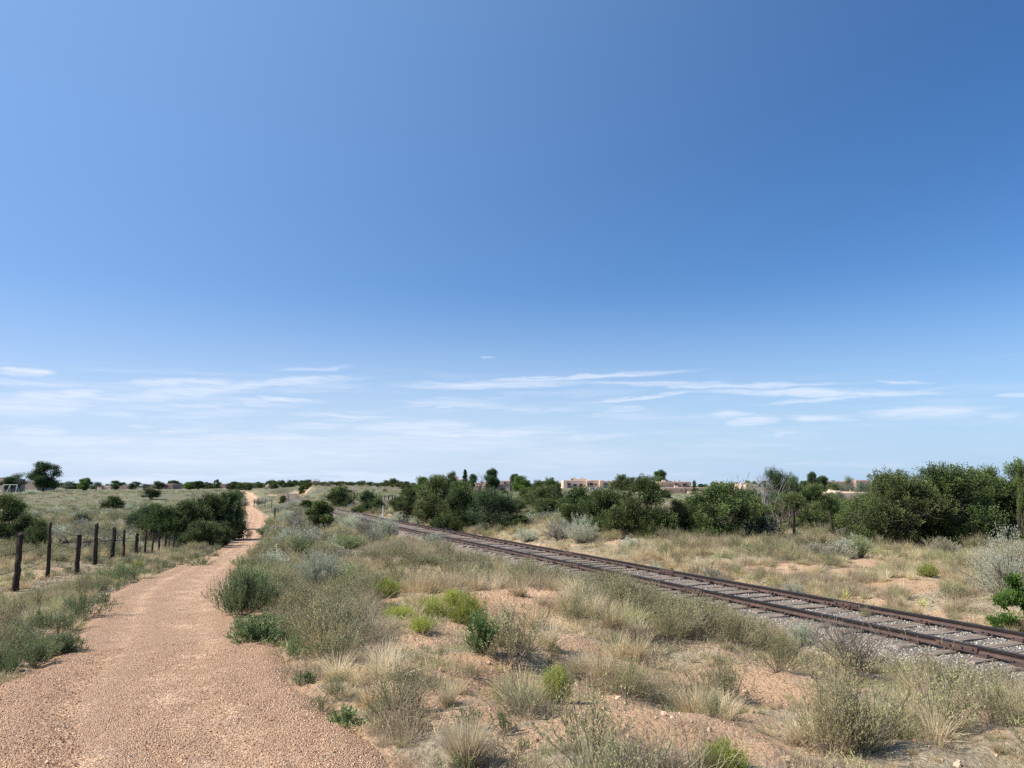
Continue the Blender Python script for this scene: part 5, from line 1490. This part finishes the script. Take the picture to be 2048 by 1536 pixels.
# steel posts along the slope by the path
fr = G(549, 1046); f4 = empty('steel_post_fence', fr); tag(f4, 'thin dark steel posts standing in the brush right of the climbing path', 'fence')
mbt = MB(); box(mbt, -.03, .03, -.006, .006, -.3, 1.35, .5); box(mbt, -.006, .006, -.03, -.006, -.3, 1.35, .5)
for zz in np.arange(.2, 1.3, .12): box(mbt, -.012, .012, .006, .016, zz, zz + .03, .5)
tp_me = mbt.mesh('steel_post', M['tpost'])
pts = []
for px, py in ((549, 1046), (543, 1018), (530, 1015), (516, 1012), (508, 1016), (490, 1023)):
    p = G(px, py); link('steel_post', tp_me, f4, (p.x - fr.x, p.y - fr.y, p.z - fr.z)).rotation_euler = (0, 0, .4); pts.append(p + Vector((0, 0, 1.2)))
    f4.children[-1].scale = (1.3 if px != 549 else 1.9, 1.4, .85)
fr = G(504, 979); p = at(504, 230); o = link('steel_post', tp_me, None, p); o.scale = (2.4, 2.4, 1.0); tag(o, 'single dark post on the rise above the far bend of the path', 'post')

# white marker post beside the rails
p = G(766, 1038); k = p.y / FPX; mk = empty('marker_post', p)
tag(mk, 'slim white marker post with a small head beside the far rail', 'marker post')
H = 26 * k; mb = MB(); C = np.array([[[0, 0, -.2], [0, 0, .4], [0, 0, H * .82]]]); tubes(mb, C, np.full((1, 3), 1.05 * k), .5, 12); link('pole', mb.mesh('pole', M['whitepaint']), mk)
mb = MB(); tubes(mb, np.array([[[0, 0, H * .825], [0, 0, H * .86], [0, 0, H * .865], [0, 0, H * .95], [0, 0, H * .985]]]), np.array([[.8, 1.0, 1.5, 1.5, .6]]) * k, .5, 12); link('lamp_head', mb.mesh('head', M['greymetal']), mk)
mb = MB(); box(mb, -1.6 * k, 1.6 * k, -1.2 * k, 1.2 * k, -.1, .07, .5); link('base', mb.mesh('base', M['greymetal']), mk)

# swing set far left
p = at(19, 178); sw = empty('swing_set', p, R(8)); tag(sw, 'white metal swing set with slanted legs at the far left', 'swing set')
k = p.y / FPX; Hs = P(19, 969.5, 178).z - p.z; Ls = 25 * k
mb = MB(); tubes(mb, np.array([[[-Ls / 2 - .1, 0, Hs], [Ls / 2 + .1, 0, Hs]]]), np.full((1, 2), .055), .5, 8); link('crossbar', mb.mesh('crossbar', M['whitepaint']), sw)
for xx in (-Ls / 2, -Ls * .0, Ls / 2):
    for s in (-1, 1):
        mb = MB(); tubes(mb, np.array([[[xx, 0, Hs], [xx + (-.45 if xx < 0.1 else .2) , s * .95, -.1]]]), np.full((1, 2), .05), .5, 8); link('leg', mb.mesh('leg', M['whitepaint']), sw)
for xx in (-Ls * .32, -Ls * .12, Ls * .22):
    mb = MB()
    tubes(mb, np.array([[[xx - .2, 0, Hs], [xx - .2, 0, .5]], [[xx + .2, 0, Hs], [xx + .2, 0, .5]]]), np.full((2, 2), .012), .5, 4); box(mb, xx - .24, xx + .24, -.1, .1, .47, .5, .5)
    link('swing', mb.mesh('swing', M['tpost']), sw)
p = at(2, 172); mb = MB(); box(mb, -1.4, 1.4, -.8, .8, -.1, .22, .5); box(mb, -1.3, 1.3, -.7, .7, .22, .26, .5); o = link('sand_pit', mb.mesh('sand_pit', M['adobelight']), None, p); tag(o, 'low pale wooden box on the ground in front of the swing set', 'sand pit')

# ------------------------------------------------------------------ adobe houses
def adobe_block(mb, x0, x1, y0, y1, z1, z0=-1.2, r=.18, batter=.08, m=0):
    """rounded battered block with a parapet: walls, rounded top edge, sunken roof"""
    lv = [(z0, 0), (z1 - .7, batter), (z1 - r, batter + .02), (z1 - r * .3, batter + r * .25), (z1, batter + r * .8), (z1, batter + r * 1.6), (z1 - .25, batter + r * 1.8)]
    V = []
    for z, ins in lv: V += [(x0 + ins, y0 + ins, z), (x1 - ins, y0 + ins, z), (x1 - ins, y1 - ins, z), (x0 + ins, y1 - ins, z)]
    T = []
    for i in range(len(lv) - 1):
        for j in range(4):
            a, b = i * 4 + j, i * 4 + (j + 1) % 4; T += [(a, b, b + 4), (a, b + 4, a + 4)]
    t = (len(lv) - 1) * 4; T += [(t, t + 1, t + 2), (t, t + 2, t + 3)]
    mb.add(V, T, .5, m)
def window_part(parent, x, y, z, w, h, mat='frame', pane=True, face=-1):
    f = MB(); d = .10; e = .07
    box(f, x - w / 2 - e, x - w / 2, y - .06, y + .05, z - e, z + h + e); box(f, x + w / 2, x + w / 2 + e, y - .06, y + .05, z - e, z + h + e)
    box(f, x - w / 2, x + w / 2, y - .06, y + .05, z + h, z + h + e); box(f, x - w / 2, x + w / 2, y - .06, y + .05, z - e, z)
    box(f, x - .025, x + .025, y - .05, y + .02, z, z + h)
    o = link('window', f.mesh('window', M[mat]), parent)
    g = MB(); box(g, x - w / 2, x + w / 2, y - .02, y + .03, z, z + h); link('pane', g.mesh('pane', M['window']), o)
    return o
def house(px, d, label, blocks, mat='adobe', wins=(), chims=(), portals=(), rz=0.0, dz=0.0, canales=True, roofs=()):
    """blocks: (x0px, x1px, top row, front offset m, depth m); px measured across the photo at depth d"""
    p = at(px, d); p.z += dz; k = d / FPX
    h = empty('adobe_house', p, rz); tag(h, label, 'house')
    def zrow(row, off=0): return P(px, row, d + off).z - p.z
    mb = MB(); cn = MB(); nc = 0
    for (a, b, top, off, dep) in blocks:
        x0, x1 = (a - px) * k * math.cos(PITCH), (b - px) * k * math.cos(PITCH)
        adobe_block(mb, x0, x1, off, off + dep, zrow(top, off))
        if canales and x1 - x0 > 3:
            for t in (.25, .75):
                xc = x0 + (x1 - x0) * t; zz = zrow(top, off) - .42; box(cn, xc - .09, xc + .09, off - .42, off + .09, zz, zz + .1); nc += 1
    link('wall', mb.mesh('wall', M[mat]), h)
    if nc: link('roof_spouts', cn.mesh('roof_spouts', M['greymetal']), h)
    for w in wins:
        (a, row0, row1, wpx, off) = w[:5]; mt = w[5] if len(w) > 5 else 'frame'
        z1 = zrow(row0, off); z0 = zrow(row1, off); window_part(h, (a - px) * k * math.cos(PITCH), off + .03, z0, wpx * k, z1 - z0, mt)
    for (a, row, off, w_) in chims:
        mb = MB(); x = (a - px) * k * math.cos(PITCH); z = zrow(row, off); adobe_block(mb, x - w_ / 2, x + w_ / 2, off, off + w_ * .8, z, z - 1.8, .08, .06); box(mb, x - w_ * .3, x + w_ * .3, off + w_ * .1, off + w_ * .6, z - .05, z + .12)
        link('chimney', mb.mesh('chimney', M['adobelight']), h)
    for (a, b, row, off, dep, rowlo) in portals:   # shaded porch: beam on posts
        x0, x1 = (a - px) * k * math.cos(PITCH), (b - px) * k * math.cos(PITCH); z = zrow(row, off); zl = zrow(rowlo, off)
        pt = link('porch', (lambda q: (box(q, x0, x1, off - .01, off + .3, zl, z), box(q, x0 + .1, x1 - .1, off + .3, off + dep, z - .22, z - .05), q)[-1])(MB()).mesh('porch', M['adobelight']), h)
        n = max(2, int((x1 - x0) / 3.2) + 1)
        for i in range(n):
            xx = x0 + .2 + (x1 - x0 - .4) * i / (n - 1); q = MB(); box(q, xx - .16, xx + .16, off + .02, off + .28, -1, zl); link('porch_post', q.mesh('porch_post', M['adobelight']), pt)
    for (a, b, row, off, dep) in roofs:            # pale roof surface catching the sun
        x0, x1 = (a - px) * k * math.cos(PITCH), (b - px) * k * math.cos(PITCH); z = zrow(row, off); q = MB(); box(q, x0, x1, off, off + dep, z - .3, z); link('roof', q.mesh('roof', M['roofing']), h)
    return h
house(975, 150, 'tan adobe house with long sunlit porch roof behind the tree belt',
      [(979,1012,969,0,7),(938,980,970,2.5,8),(940,975,966,7,4)], wins=[(985,980,984,3,0),(990,980,984,3,0),(1002,977,984,3.2,0),(1006,977,984,3.2,0)], chims=[(972,963,6,.8),(1000,966,4,.7)], portals=[(936,976,972,-.6,3,980)], rz=0)
house(1022, 165, 'orange tan adobe house with stepped parapet, right of the tall open elm', [(1002,1020,961,0,7),(1019,1037,959.5,2,7)], chims=[(1022,956,3,.9),(1033,957,4,.8)], wins=[(1010,964,969,3,0)])
house(895, 158, 'adobe house with pale parapets half hidden under the dark pine', [(890,925,958,0,8),(868,893,961,2,8),(896,912,955.5,5,4)], chims=[(869,951,3,1.0),(911,954,4,.8)], wins=[(915,963,968,3,0)])
house(1180, 300, 'long low adobe house with three stepped sunlit wall ends on the right horizon',
      [(1126,1173,960.5,2.5,9),(1173,1180,960.5,.4,9),(1180,1200,960,2.5,9),(1199,1207,960.5,-.6,11),(1206,1232,961.5,1.2,9),(1126,1134,960,-2.2,6),(1152,1178,957.8,8,5),(1184,1204,959.4,7,5)], mat='adobelight',
      wins=[(1139,967,970,4,2.5),(1151,968,973,6,2.5),(1163,968,973,6,2.5),(1177,966,971,2.4,.4),(1184,966,970,6,2.5),(1193,967,970,3.6,2.5),(1213,966,969.5,5,1.2),(1225,966,969.5,3.6,1.2)], chims=[(1145,957,7,.7),(1153,956,9,.8),(1167,955.5,9,.7),(1172,956.5,9,.6)])
p = at(1184, 240); mb = MB(); box(mb, -.8, .8, -.5, .5, -.2, .9, .5); box(mb, -.9, .9, -.6, .6, .9, 1.0, .5); tag(link('utility_box', mb.mesh('utility_box', M['whitewood']), None, p), 'small white utility box in the field before the long adobe house, left of two', 'utility box')
p = at(1197, 235); tag(link('utility_box', bpy.data.meshes['utility_box'], None, p), 'small white utility box in the field before the long adobe house, right of two', 'utility box')
house(1372, 170, 'red brown adobe house in three tiers below the lone elm',
      [(1378,1408,983,0,5),(1332,1376,975.5,2.5,8),(1374,1422,975,3,8),(1313,1345,965,12,8),(1342,1407,963.5,11,9)], mat='adobered',
      wins=[(1354,990,994,7,2.5,'whitewood'),(1361,990,994,7,2.5,'whitewood'),(1398,990,996,9,0,'bluetrim'),(1388,990,996,9,0,'bluetrim'),(1392,967,972,8,11),(1374,967,972,6,11),(1400,977,981,5,3)],
      chims=[(1361,972,4,1.0),(1352,961,13,1.1),(1387,961,14,.7),(1376,961.5,14,.6)], portals=[(1381,1407,983.5,-1.2,2,989)], roofs=[(1333,1376,975.2,3.2,6),(1343,1406,963.3,12,7)])
house(1503, 175, 'small pale adobe wall glimpsed left of the dead grey snag', [(1492,1512,969,0,6),(1488,1505,967,2,6)], mat='adobelight', chims=[(1500,964,3,.7)])
house(1690, 190, 'orange stucco house with brick red walls on the right horizon behind blue grey trees', [(1644,1672,962.5,0,8),(1672,1712,963,3,8),(1706,1736,960.5,-2,8)], mat='adobered', chims=[(1667,960.5,3,1.0),(1719,957.5,3,.6)], wins=[(1715,964,967,4,-2)], roofs=[(1707,1735,960.2,-1,6)])
house(1695, 105, 'flat pale roof with a little orange chimney block just above the right hand junipers', [(1652,1740,984.5,0,9),(1668,1684,981.5,-.4,3)], mat='adobelight', chims=[(1676,980,2,.7)])
house(-8, 210, 'shaded brown house cut by the left edge of the photo behind the swing set', [(-60,8,957.5,0,9),(-70,-20,955,3,8)], wins=[(-12,963,969,8,0)])
house(58, 250, 'long shaded adobe house behind the large cottonwood', [(28,74,962.5,0,9),(52,66,960.5,4,5)], wins=[(40,966,971,6,0)])
house(204, 285, 'pale tan sheds on the left skyline', [(190,203,972.5,0,5),(201,219,971.5,1,6)], mat='adobelight')
house(246, 300, 'reddish low house on the left skyline right of the tan sheds', [(238,256,970.5,0,6)], mat='adobered')
house(316, 300, 'long low brown house in the middle of the left skyline', [(285,312,968.5,0,8),(304,330,966.5,2,8),(328,346,968,0,8)], wins=[(318,970,973,4,2),(330,970,973,3,0)], mat='adobered')
house(432, 300, 'low brown house with a round topped tree, right of the broad dark tree', [(414,432,968.5,0,8),(428,448,967.5,2,8)], wins=[(420,970.5,973,3,0)], mat='adobered')
house(537, 205, 'little tan house with yellowish roof beside the head of the path', [(529,546,970.5,0,7)], mat='adobelight', wins=[(533,975,978,3,0)], chims=[(531,968.5,2,.7)])
house(482, 330, 'tiny pale house on the skyline right above the start of the path', [(476,487,964.5,0,7)], mat='adobelight')

# ------------------------------------------------------------------ ground cover (nobody could count it)
def proto(name, me):
    o = bpy.data.objects.new(name, me); return o
def scatter(name, protos, X, Y, Z, scl, idx=None, label=None, cat=None, tilt=.08, sz=None):
    n = len(X)
    if n == 0: return
    me = bpy.data.meshes.new(name); me.vertices.add(n)
    me.vertices.foreach_set('co', np.stack([X, Y, Z], 1).astype(np.float32).ravel())
    rot = np.stack([rng.normal(0, tilt, n), rng.normal(0, tilt, n), rng.uniform(0, 6.28, n)], 1)
    sv = np.stack([scl, scl, scl if sz is None else scl * sz], 1)
    a = me.attributes.new('rot', 'FLOAT_VECTOR', 'POINT'); a.data.foreach_set('vector', rot.astype(np.float32).ravel())
    a = me.attributes.new('scl', 'FLOAT_VECTOR', 'POINT'); a.data.foreach_set('vector', sv.astype(np.float32).ravel())
    idx = rng.integers(0, len(protos), n) if idx is None else idx
    a = me.attributes.new('pick', 'INT', 'POINT'); a.data.foreach_set('value', idx.astype(np.int32))
    me.update()
    o = link(name, me); tag(o, label, cat, kind='stuff')
    t = bpy.data.node_groups.new(name, 'GeometryNodeTree')
    t.interface.new_socket('Geometry', in_out='INPUT', socket_type='NodeSocketGeometry')
    t.interface.new_socket('Geometry', in_out='OUTPUT', socket_type='NodeSocketGeometry')
    gi = t.nodes.new('NodeGroupInput'); go = t.nodes.new('NodeGroupOutput')
    iop = t.nodes.new('GeometryNodeInstanceOnPoints'); iop.inputs['Pick Instance'].default_value = True
    jn = t.nodes.new('GeometryNodeJoinGeometry')
    for pr in protos[::-1]:
        oi = t.nodes.new('GeometryNodeObjectInfo'); oi.inputs['Object'].default_value = pr; oi.transform_space = 'ORIGINAL'
        g2 = t.nodes.new('GeometryNodeGeometryToInstance'); t.links.new(oi.outputs['Geometry'], g2.inputs[0]); t.links.new(g2.outputs[0], jn.inputs[0])
    def attr(nm, ty, sock):
        x = t.nodes.new('GeometryNodeInputNamedAttribute'); x.data_type = ty; x.inputs['Name'].default_value = nm
        t.links.new(x.outputs['Attribute'], sock)
    attr('pick', 'INT', iop.inputs['Instance Index']); attr('rot', 'FLOAT_VECTOR', iop.inputs['Rotation']); attr('scl', 'FLOAT_VECTOR', iop.inputs['Scale'])
    t.links.new(gi.outputs[0], iop.inputs['Points']); t.links.new(jn.outputs[0], iop.inputs['Instance']); t.links.new(iop.outputs[0], go.inputs[0])
    md = o.modifiers.new('scatter', 'NODES'); md.node_group = t
    return o
def field(r0, r1, dens, hfov=41):
    """random ground positions between two distances, a little wider than the view"""
    a = R(hfov); area = a * (r1 * r1 - r0 * r0); n = int(area * dens)
    q = np.sqrt(rng.uniform(r0 * r0, r1 * r1, n)); t = rng.uniform(-a, a, n)
    x, y = q * np.sin(t), q * np.cos(t)
    z, td, kd = ground(x, y)
    return x, y, z, td, kd
P_grass = [proto('g%d' % i, bunch(100 + i, 190, .07, .32, .8, .0048, 'grass')) for i in range(4)]
P_straw = [proto('s%d' % i, bunch(110 + i, 220, .065, .36, .75, .0048, 'straw')) for i in range(4)]
P_pale = [proto('p%d' % i, bunch(115 + i, 240, .07, .32, .75, .0048, 'pale')) for i in range(3)]
P_thatch = [proto('t%d' % i, thatch(120 + i, 300, .17, .28, .0042)) for i in range(4)]
P_olive = [proto('o%d' % i, twiggy(130 + i, .26, .34, 32, 8, 2100, .014, .0056)) for i in range(4)]
P_green = [proto('k%d' % i, twiggy(140 + i, .24, .32, 26, 8, 1500, .018, .007, 'gtall', .3, 1.1, 0)) for i in range(2)] + [proto('kk%d' % i, twiggy(145 + i, .24, .30, 24, 8, 1300, .020, .008, 'kochia', .3, 1.2, 26 if i else 0)) for i in range(3)]
P_low = [proto('l%d' % i, twiggy(150 + i, .16, .10, 18, 4, 260, .011, .005, 'olive', .1, 1.45)) for i in range(3)] + [proto('lt%d' % i, thatch(155 + i, 70, .12, .09)) for i in range(3)]
P_tall = [proto('gt%d' % i, bunch(160 + i, 80, .08, .48, .4, .003, 'gtall', .6)) for i in range(3)]
P_sage = [proto('sg%d' % i, dome(170 + i, .42, .48, 120, 26, .065, .045, .015, m_, .2, 40, .008, .8)) for i, m_ in enumerate(('sage', 'greysage', 'greysage', 'olive'))]
P_far = [proto('f%d' % i, farclump(180 + i, m_)) for i, m_ in enumerate(('olive', 'thatch', 'gtall', 'sage', 'twig', 'kochia'))]

def patch(x, y, s, seed): return fbm(x * s, y * s, 3, seed)
def clearof(td, kd, t=.10, k=1.5): return (td > t) & (kd > k)
def zones(x, y, td, kd):
    """relative amounts of each plant kind from where the spot lies"""
    side = x - np.interp(y, TRAIL[:, 1], TRAIL[:, 0])
    right_of_track = x > near_x(y) + 1.4
    return side, right_of_track
AUTO = dict()
all_rows = {k: [] for k in ('grass', 'straw', 'pale', 'thatch', 'olive', 'green', 'low', 'tall', 'sage')}
for (r0, r1, dens, grow) in ((2.6, 7, 54, 1.0), (7, 13, 46, 1.05), (13, 24, 27, 1.1), (24, 42, 12, 1.3), (42, 75, 3.6, 1.7)):
    x, y, z, td, kd = field(r0, r1, dens)
    side, rot_ = zones(x, y, td, kd)
    cv = cover(x, y); ba = bareness(x, y); ok = clearof(td, kd) & (rng.random(len(x)) < (cv * 1.15 + .07 + .6 * (rot_ & (kd < 4.5)))) & (rng.random(len(x)) > ba * .93)
    shy = np.zeros(len(x), bool)
    for (kx, ky, kr) in KEEP:     # leave the single shrubs and the ground before them free
        dx, dy = x - kx, y - ky; L_ = math.hypot(kx, ky); ux, uy = -kx / L_, -ky / L_
        al_ = dx * ux + dy * uy; ac_ = np.abs(dx * uy - dy * ux)
        shy |= ((al_ > -kr * .7) & (al_ < kr + min(3.2, .9 + ky * .14)) & (ac_ < kr * 1.1)); ok &= ~((al_ > -kr * .6) & (al_ < kr * .6) & (ac_ < kr * .8))
    x, y, z, td, kd, side, rot_, shy = [v[ok] for v in (x, y, z, td, kd, side, rot_, shy)]
    n = len(x); r_ = np.hypot(x, y)
    p1, p2, p3 = patch(x, y, .30, 51), patch(x, y, .22, 52), patch(x, y, .5, 53)
    vergeL = (side < 0) & (td < 2.2); vergeR = (side > 0) & (td < .9) & ~rot_
    left = side < 0; bank = (side > 0) & ~rot_
    strip = rot_ & (kd < 4.2); beyond = rot_ & (kd >= 4.2); shoulder = bank & (kd < 3.4)
    Wt = {
     'grass': 1.2 + 1.6 * (p1 > .5) + 1.0 * beyond + .9 * left,
     'straw': 1.9 + 1.4 * (p2 > .52) + 1.0 * shoulder + 1.8 * beyond - .4 * left,
     'pale': .7 + 5 * strip * (p3 > .38) + 2.4 * shoulder * (p3 > .45) + 1.6 * beyond,
     'thatch': 1.3 + 2.2 * (p3 > .5) * bank + .5 * left + .4 * beyond - .5 * vergeL,
     'olive': .45 + .9 * (p2 < .48) * bank + .6 * left + .5 * beyond,
     'green': .05 + 1.2 * vergeL + 1.8 * vergeR + .22 * left,
     'low': 3.0 - .9 * left + .6 * beyond,
     'tall': .15 + 1.3 * (bank & (td < 3.5) & (p1 > .45)) + .3 * vergeL + .3*left,
     'sage': (.06 + .35 * left * (td > 3)) * (y > 20) + .4 * (beyond & (y > 27)) * (p1 < .47) + .45 * (bank & (y > 26)) + .2 * (y > 30),
    }
    keys = list(Wt); w = np.stack([np.maximum(Wt[k] * np.ones(n), 0) * np.exp(9 * (patch(x, y, .8 if r0 < 24 else .3, 200 + 7 * j_) - .5)) for j_, k in enumerate(keys)], 1); w /= w.sum(1, keepdims=True)
    c = (rng.random(n)[:, None] > np.cumsum(w, 1)).sum(1).clip(0, len(keys) - 1)
    for i, k in enumerate(keys):
        m = c == i
        s = rng.uniform(.55, 1.25, m.sum()) * grow * {'olive': 1.25, 'thatch': 1.15}.get(k, 1.0)
        if k == 'sage': s = s * .9 / max(1, grow * .75)
        s = s * np.where(shy[m], .27, 1.0) * (np.where(rot_[m], .72, .88) if r0 < 24 else np.where(rot_[m], .8, 1.0))
        s = s * np.where((side[m] < 0) & (r_[m] < 45), .72, 1.0); edge = np.clip((td[m] + .05) / .5, .35, 1) * np.where(rot_[m], np.clip(.5 + (kd[m] - 1.4) / 1.6, .5, 1), np.clip(.35 + (kd[m] - 1.5) / (3.0 if r0 < 13 else 1.6), .35, 1))
        all_rows[k].append(np.stack([x[m], y[m], z[m] - .012, s * edge], 1))
# weeds thick along both rims of the path
x, y, z, td, kd = field(2.5, 60, 9.0, 38)
m = (td > -.02) & (td < .75) & (np.random.default_rng(3).random(len(x)) < (.0 + .9 * patch(x, y, 1.1, 61))) & (kd > 2)
side = x - np.interp(y, TRAIL[:, 1], TRAIL[:, 0]); m &= (side < 0) | (rng.random(len(x)) < .6) 
all_rows['green'].append(np.stack([x[m], y[m], z[m] - .01, rng.uniform(.3, .85, m.sum())], 1))
# a matted carpet of short dead stems between the plants
CARPET = []
for (r0, r1, dens) in ((2.6, 9, 26), (9, 18, 18), (18, 32, 9)):
    x, y, z, td, kd = field(r0, r1, dens)
    c_ = patch(x, y, .9, 301); m = (td > .12) & (kd > 1.6) & (rng.random(len(x)) < np.clip((c_ - .36) * 5, 0, 1) * (1 - .85 * bareness(x, y)))
    CARPET.append(np.stack([x[m], y[m], z[m] - .01, rng.uniform(.6, 1.5, m.sum()) * (1 if r0 < 18 else 1.3)], 1))
# a few sprigs inside the track
x, y, z, td, kd = field(4, 60, 3.0)
m = (kd < 1.9) & (rng.random(len(x)) < .30)
all_rows['low'].append(np.stack([x[m], y[m], z[m] + .10, rng.uniform(.4, 1.1, m.sum())], 1))
m2 = (kd > .9) & (kd < 1.9) & (rng.random(len(x)) < .25); all_rows['pale'].append(np.stack([x[m2], y[m2], z[m2] + .08, rng.uniform(.35, .7, m2.sum())], 1))
m2 = (kd > np.where(x < near_x(y), 1.45, .9)) & (kd < 2.5) & (rng.random(len(x)) < .75 * (patch(x, y, .45, 19) > .47)); all_rows['straw'].append(np.stack([x[m2], y[m2], z[m2] + .06, rng.uniform(.45, .9, m2.sum())], 1))
m2 = (kd < .6) & (y > 17) & (rng.random(len(x)) < .5 * (patch(x, y, .15, 9) > .5)); all_rows['grass'].append(np.stack([x[m2], y[m2], z[m2] + .12, rng.uniform(.3, .6, m2.sum())], 1))
names = {'grass': ('grey_green_grass', P_grass, 'grey green bunch grass spread over the open ground'), 'straw': ('dry_grass', P_straw, 'dry straw coloured grass spread over the open ground'), 'pale': ('pale_grass', P_pale, 'pale blond grass thickest along the far side of the rails'),
         'thatch': ('dead_undergrowth', P_thatch, 'grey brown dead stems matted over the bank'), 'olive': ('low_weeds', P_olive, 'loose olive weeds spread over the sandy bank'), 'green': ('verge_weeds', P_green, 'fresh green weeds with a few yellow flowers along the path verges'),
         'low': ('ground_litter', P_low, 'tiny sprigs and dry litter on the bare soil'), 'tall': ('tall_green_grass', P_tall, 'taller green grass right of the path'), 'sage': ('sagebrush_cover', P_sage, 'low silvery sagebrush cover in the middle distance')}
x, y, z, td, kd = field(55, 175, .9, 25); m = (kd < 2.4) & (rng.random(len(x)) < .8)
all_rows['thatch'].append(np.stack([x[m], y[m], z[m] + .10, rng.uniform(.7, 1.6, m.sum())], 1))
tot = 0
for k, (nm, pr, lab) in names.items():
    A_ = np.concatenate(all_rows[k]); tot += len(A_)
    scatter(nm, pr, A_[:, 0], A_[:, 1], A_[:, 2], A_[:, 3], None, lab, nm.replace('_', ' '))
P_carpet = [proto('c%d' % i, thatch(190 + i, 110, .16, .085, .0045, ('thatch', 'straw', 'grass', 'thatch')[i])) for i in range(4)]
C_ = np.concatenate(CARPET); scatter('dead_stem_litter', P_carpet, C_[:, 0], C_[:, 1], C_[:, 2], C_[:, 3], None, 'matted short dead stems and litter between the plants', 'litter'); tot += len(C_)
# far ground cover
X = []
for r0, r1, dens in ((55, 130, 1.0), (130, 260, .22), (260, 520, .03)):
    x, y, z, td, kd = field(r0, r1, dens, 38)
    side = x - np.interp(y, TRAIL[:, 1], TRAIL[:, 0])
    m = (td > .4) & (kd > 2.2) & (rng.random(len(x)) < np.clip((patch(x, y, .06, 71) - .3) * 3 + .1, .1, 1))
    X.append(np.stack([x[m], y[m], z[m] - .03, rng.uniform(.45, 1.5, m.sum()) ** 1.3], 1))
X = np.concatenate(X); scatter('far_scrub', P_far, X[:, 0], X[:, 1], X[:, 2], X[:, 3], None, 'low scrub and grass clumps dotting the far fields', 'scrub'); tot += len(X)
# stones
def rock(seed, flat=.7):
    r = np.random.default_rng(seed); import bmesh
    bm = bmesh.new(); bmesh.ops.create_icosphere(bm, subdivisions=1, radius=.5)
    for v in bm.verts: v.co *= r.uniform(.72, 1.15); v.co.z *= flat
    me = bpy.data.meshes.new('rock'); bm.to_mesh(me); bm.free(); return me
def rocks(mat, n=5, s=0, flat=.7):
    out = []
    for i in range(n):
        me = rock(s + i, flat); me.materials.append(M[mat]); out.append(proto('r', me))
    return out
sx, sy, sz, ssd = [], [], [], []
x, y, z, td, kd = field(2.4, 9.5, 2300, 40)
m = td < .12; x, y, z, td = x[m], y[m], z[m], td[m]
keep = rng.random(len(x)) < (.35 + .8 * patch(x, y, 1.5, 81)) * np.clip(1.5 - np.hypot(x, y) / 11, .1, 1)
x, y, td = x[keep], y[keep], td[keep]
# height of the path sheet below each stone
d_, tz_, tw_ = near_curve(x, y, TRAIL[:, 0], TRAIL[:, 1], TRAIL[:, 2], TRAIL[:, 3])
u = d_ / (tw_ / 2 + .42)
zz = trail_z(u, x, y, tz_)
scatter('trail_gravel', rocks('pebble', 6, 10), x, y, zz + .001, rng.gamma(4, .0016, len(x)) + .003, None, 'pinkish crushed stone lying loose on the path', 'gravel', 1.0); tot += len(x)
x, y, z, td, kd = field(3, 26, 260, 40)
m = (kd < 2.4) & (rng.random(len(x)) < np.clip(1.5 - np.hypot(x, y) / 22, .12, 1) * np.clip(1.9 - kd * .7, .15, 1)); x, y, kd = x[m], y[m], kd[m]
ss_ = np.interp(y, TR_Y, TR_S) + (x - np.interp(y, TR_Y, TR_X)) * np.interp(y, TR_Y, TR_TX)
SLA = np.array(SLEEPER_S); ds_ = np.abs(SLA[np.searchsorted((SLA[1:] + SLA[:-1]) / 2, ss_)] - ss_)
m = (ds_ > .125) | (kd > 1.33) | (rng.random(len(x)) < .10); x, y, kd = x[m], y[m], kd[m]
zb = ball_z(kd / 2.15, x, y, np.full(len(x), RAILZ - .125)); g_, _, _ = ground(x, y); zb = np.maximum(zb, g_)
scatter('ballast_stones', rocks('ballaststone', 6, 20), x, y, zb + .002, rng.uniform(.018, .045, len(x)), None, 'grey ballast stones around the sleepers', 'ballast', 1.0); tot += len(x)
x, y, z, td, kd = field(3, 24, 75, 40)
m = (td > .05) & (kd > 2.2) & (rng.random(len(x)) < .15 + .85 * bareness(x, y) + .5 * (patch(x, y, .9, 88) > .55)); x, y, z = x[m], y[m], z[m]
scatter('soil_clods', rocks('clod', 5, 30), x, y, z, rng.gamma(2.2, .0075, len(x)) + .006, None, 'reddish clods and pebbles on the bare soil', 'clods', 1.0); tot += len(x)
print('scattered', tot)
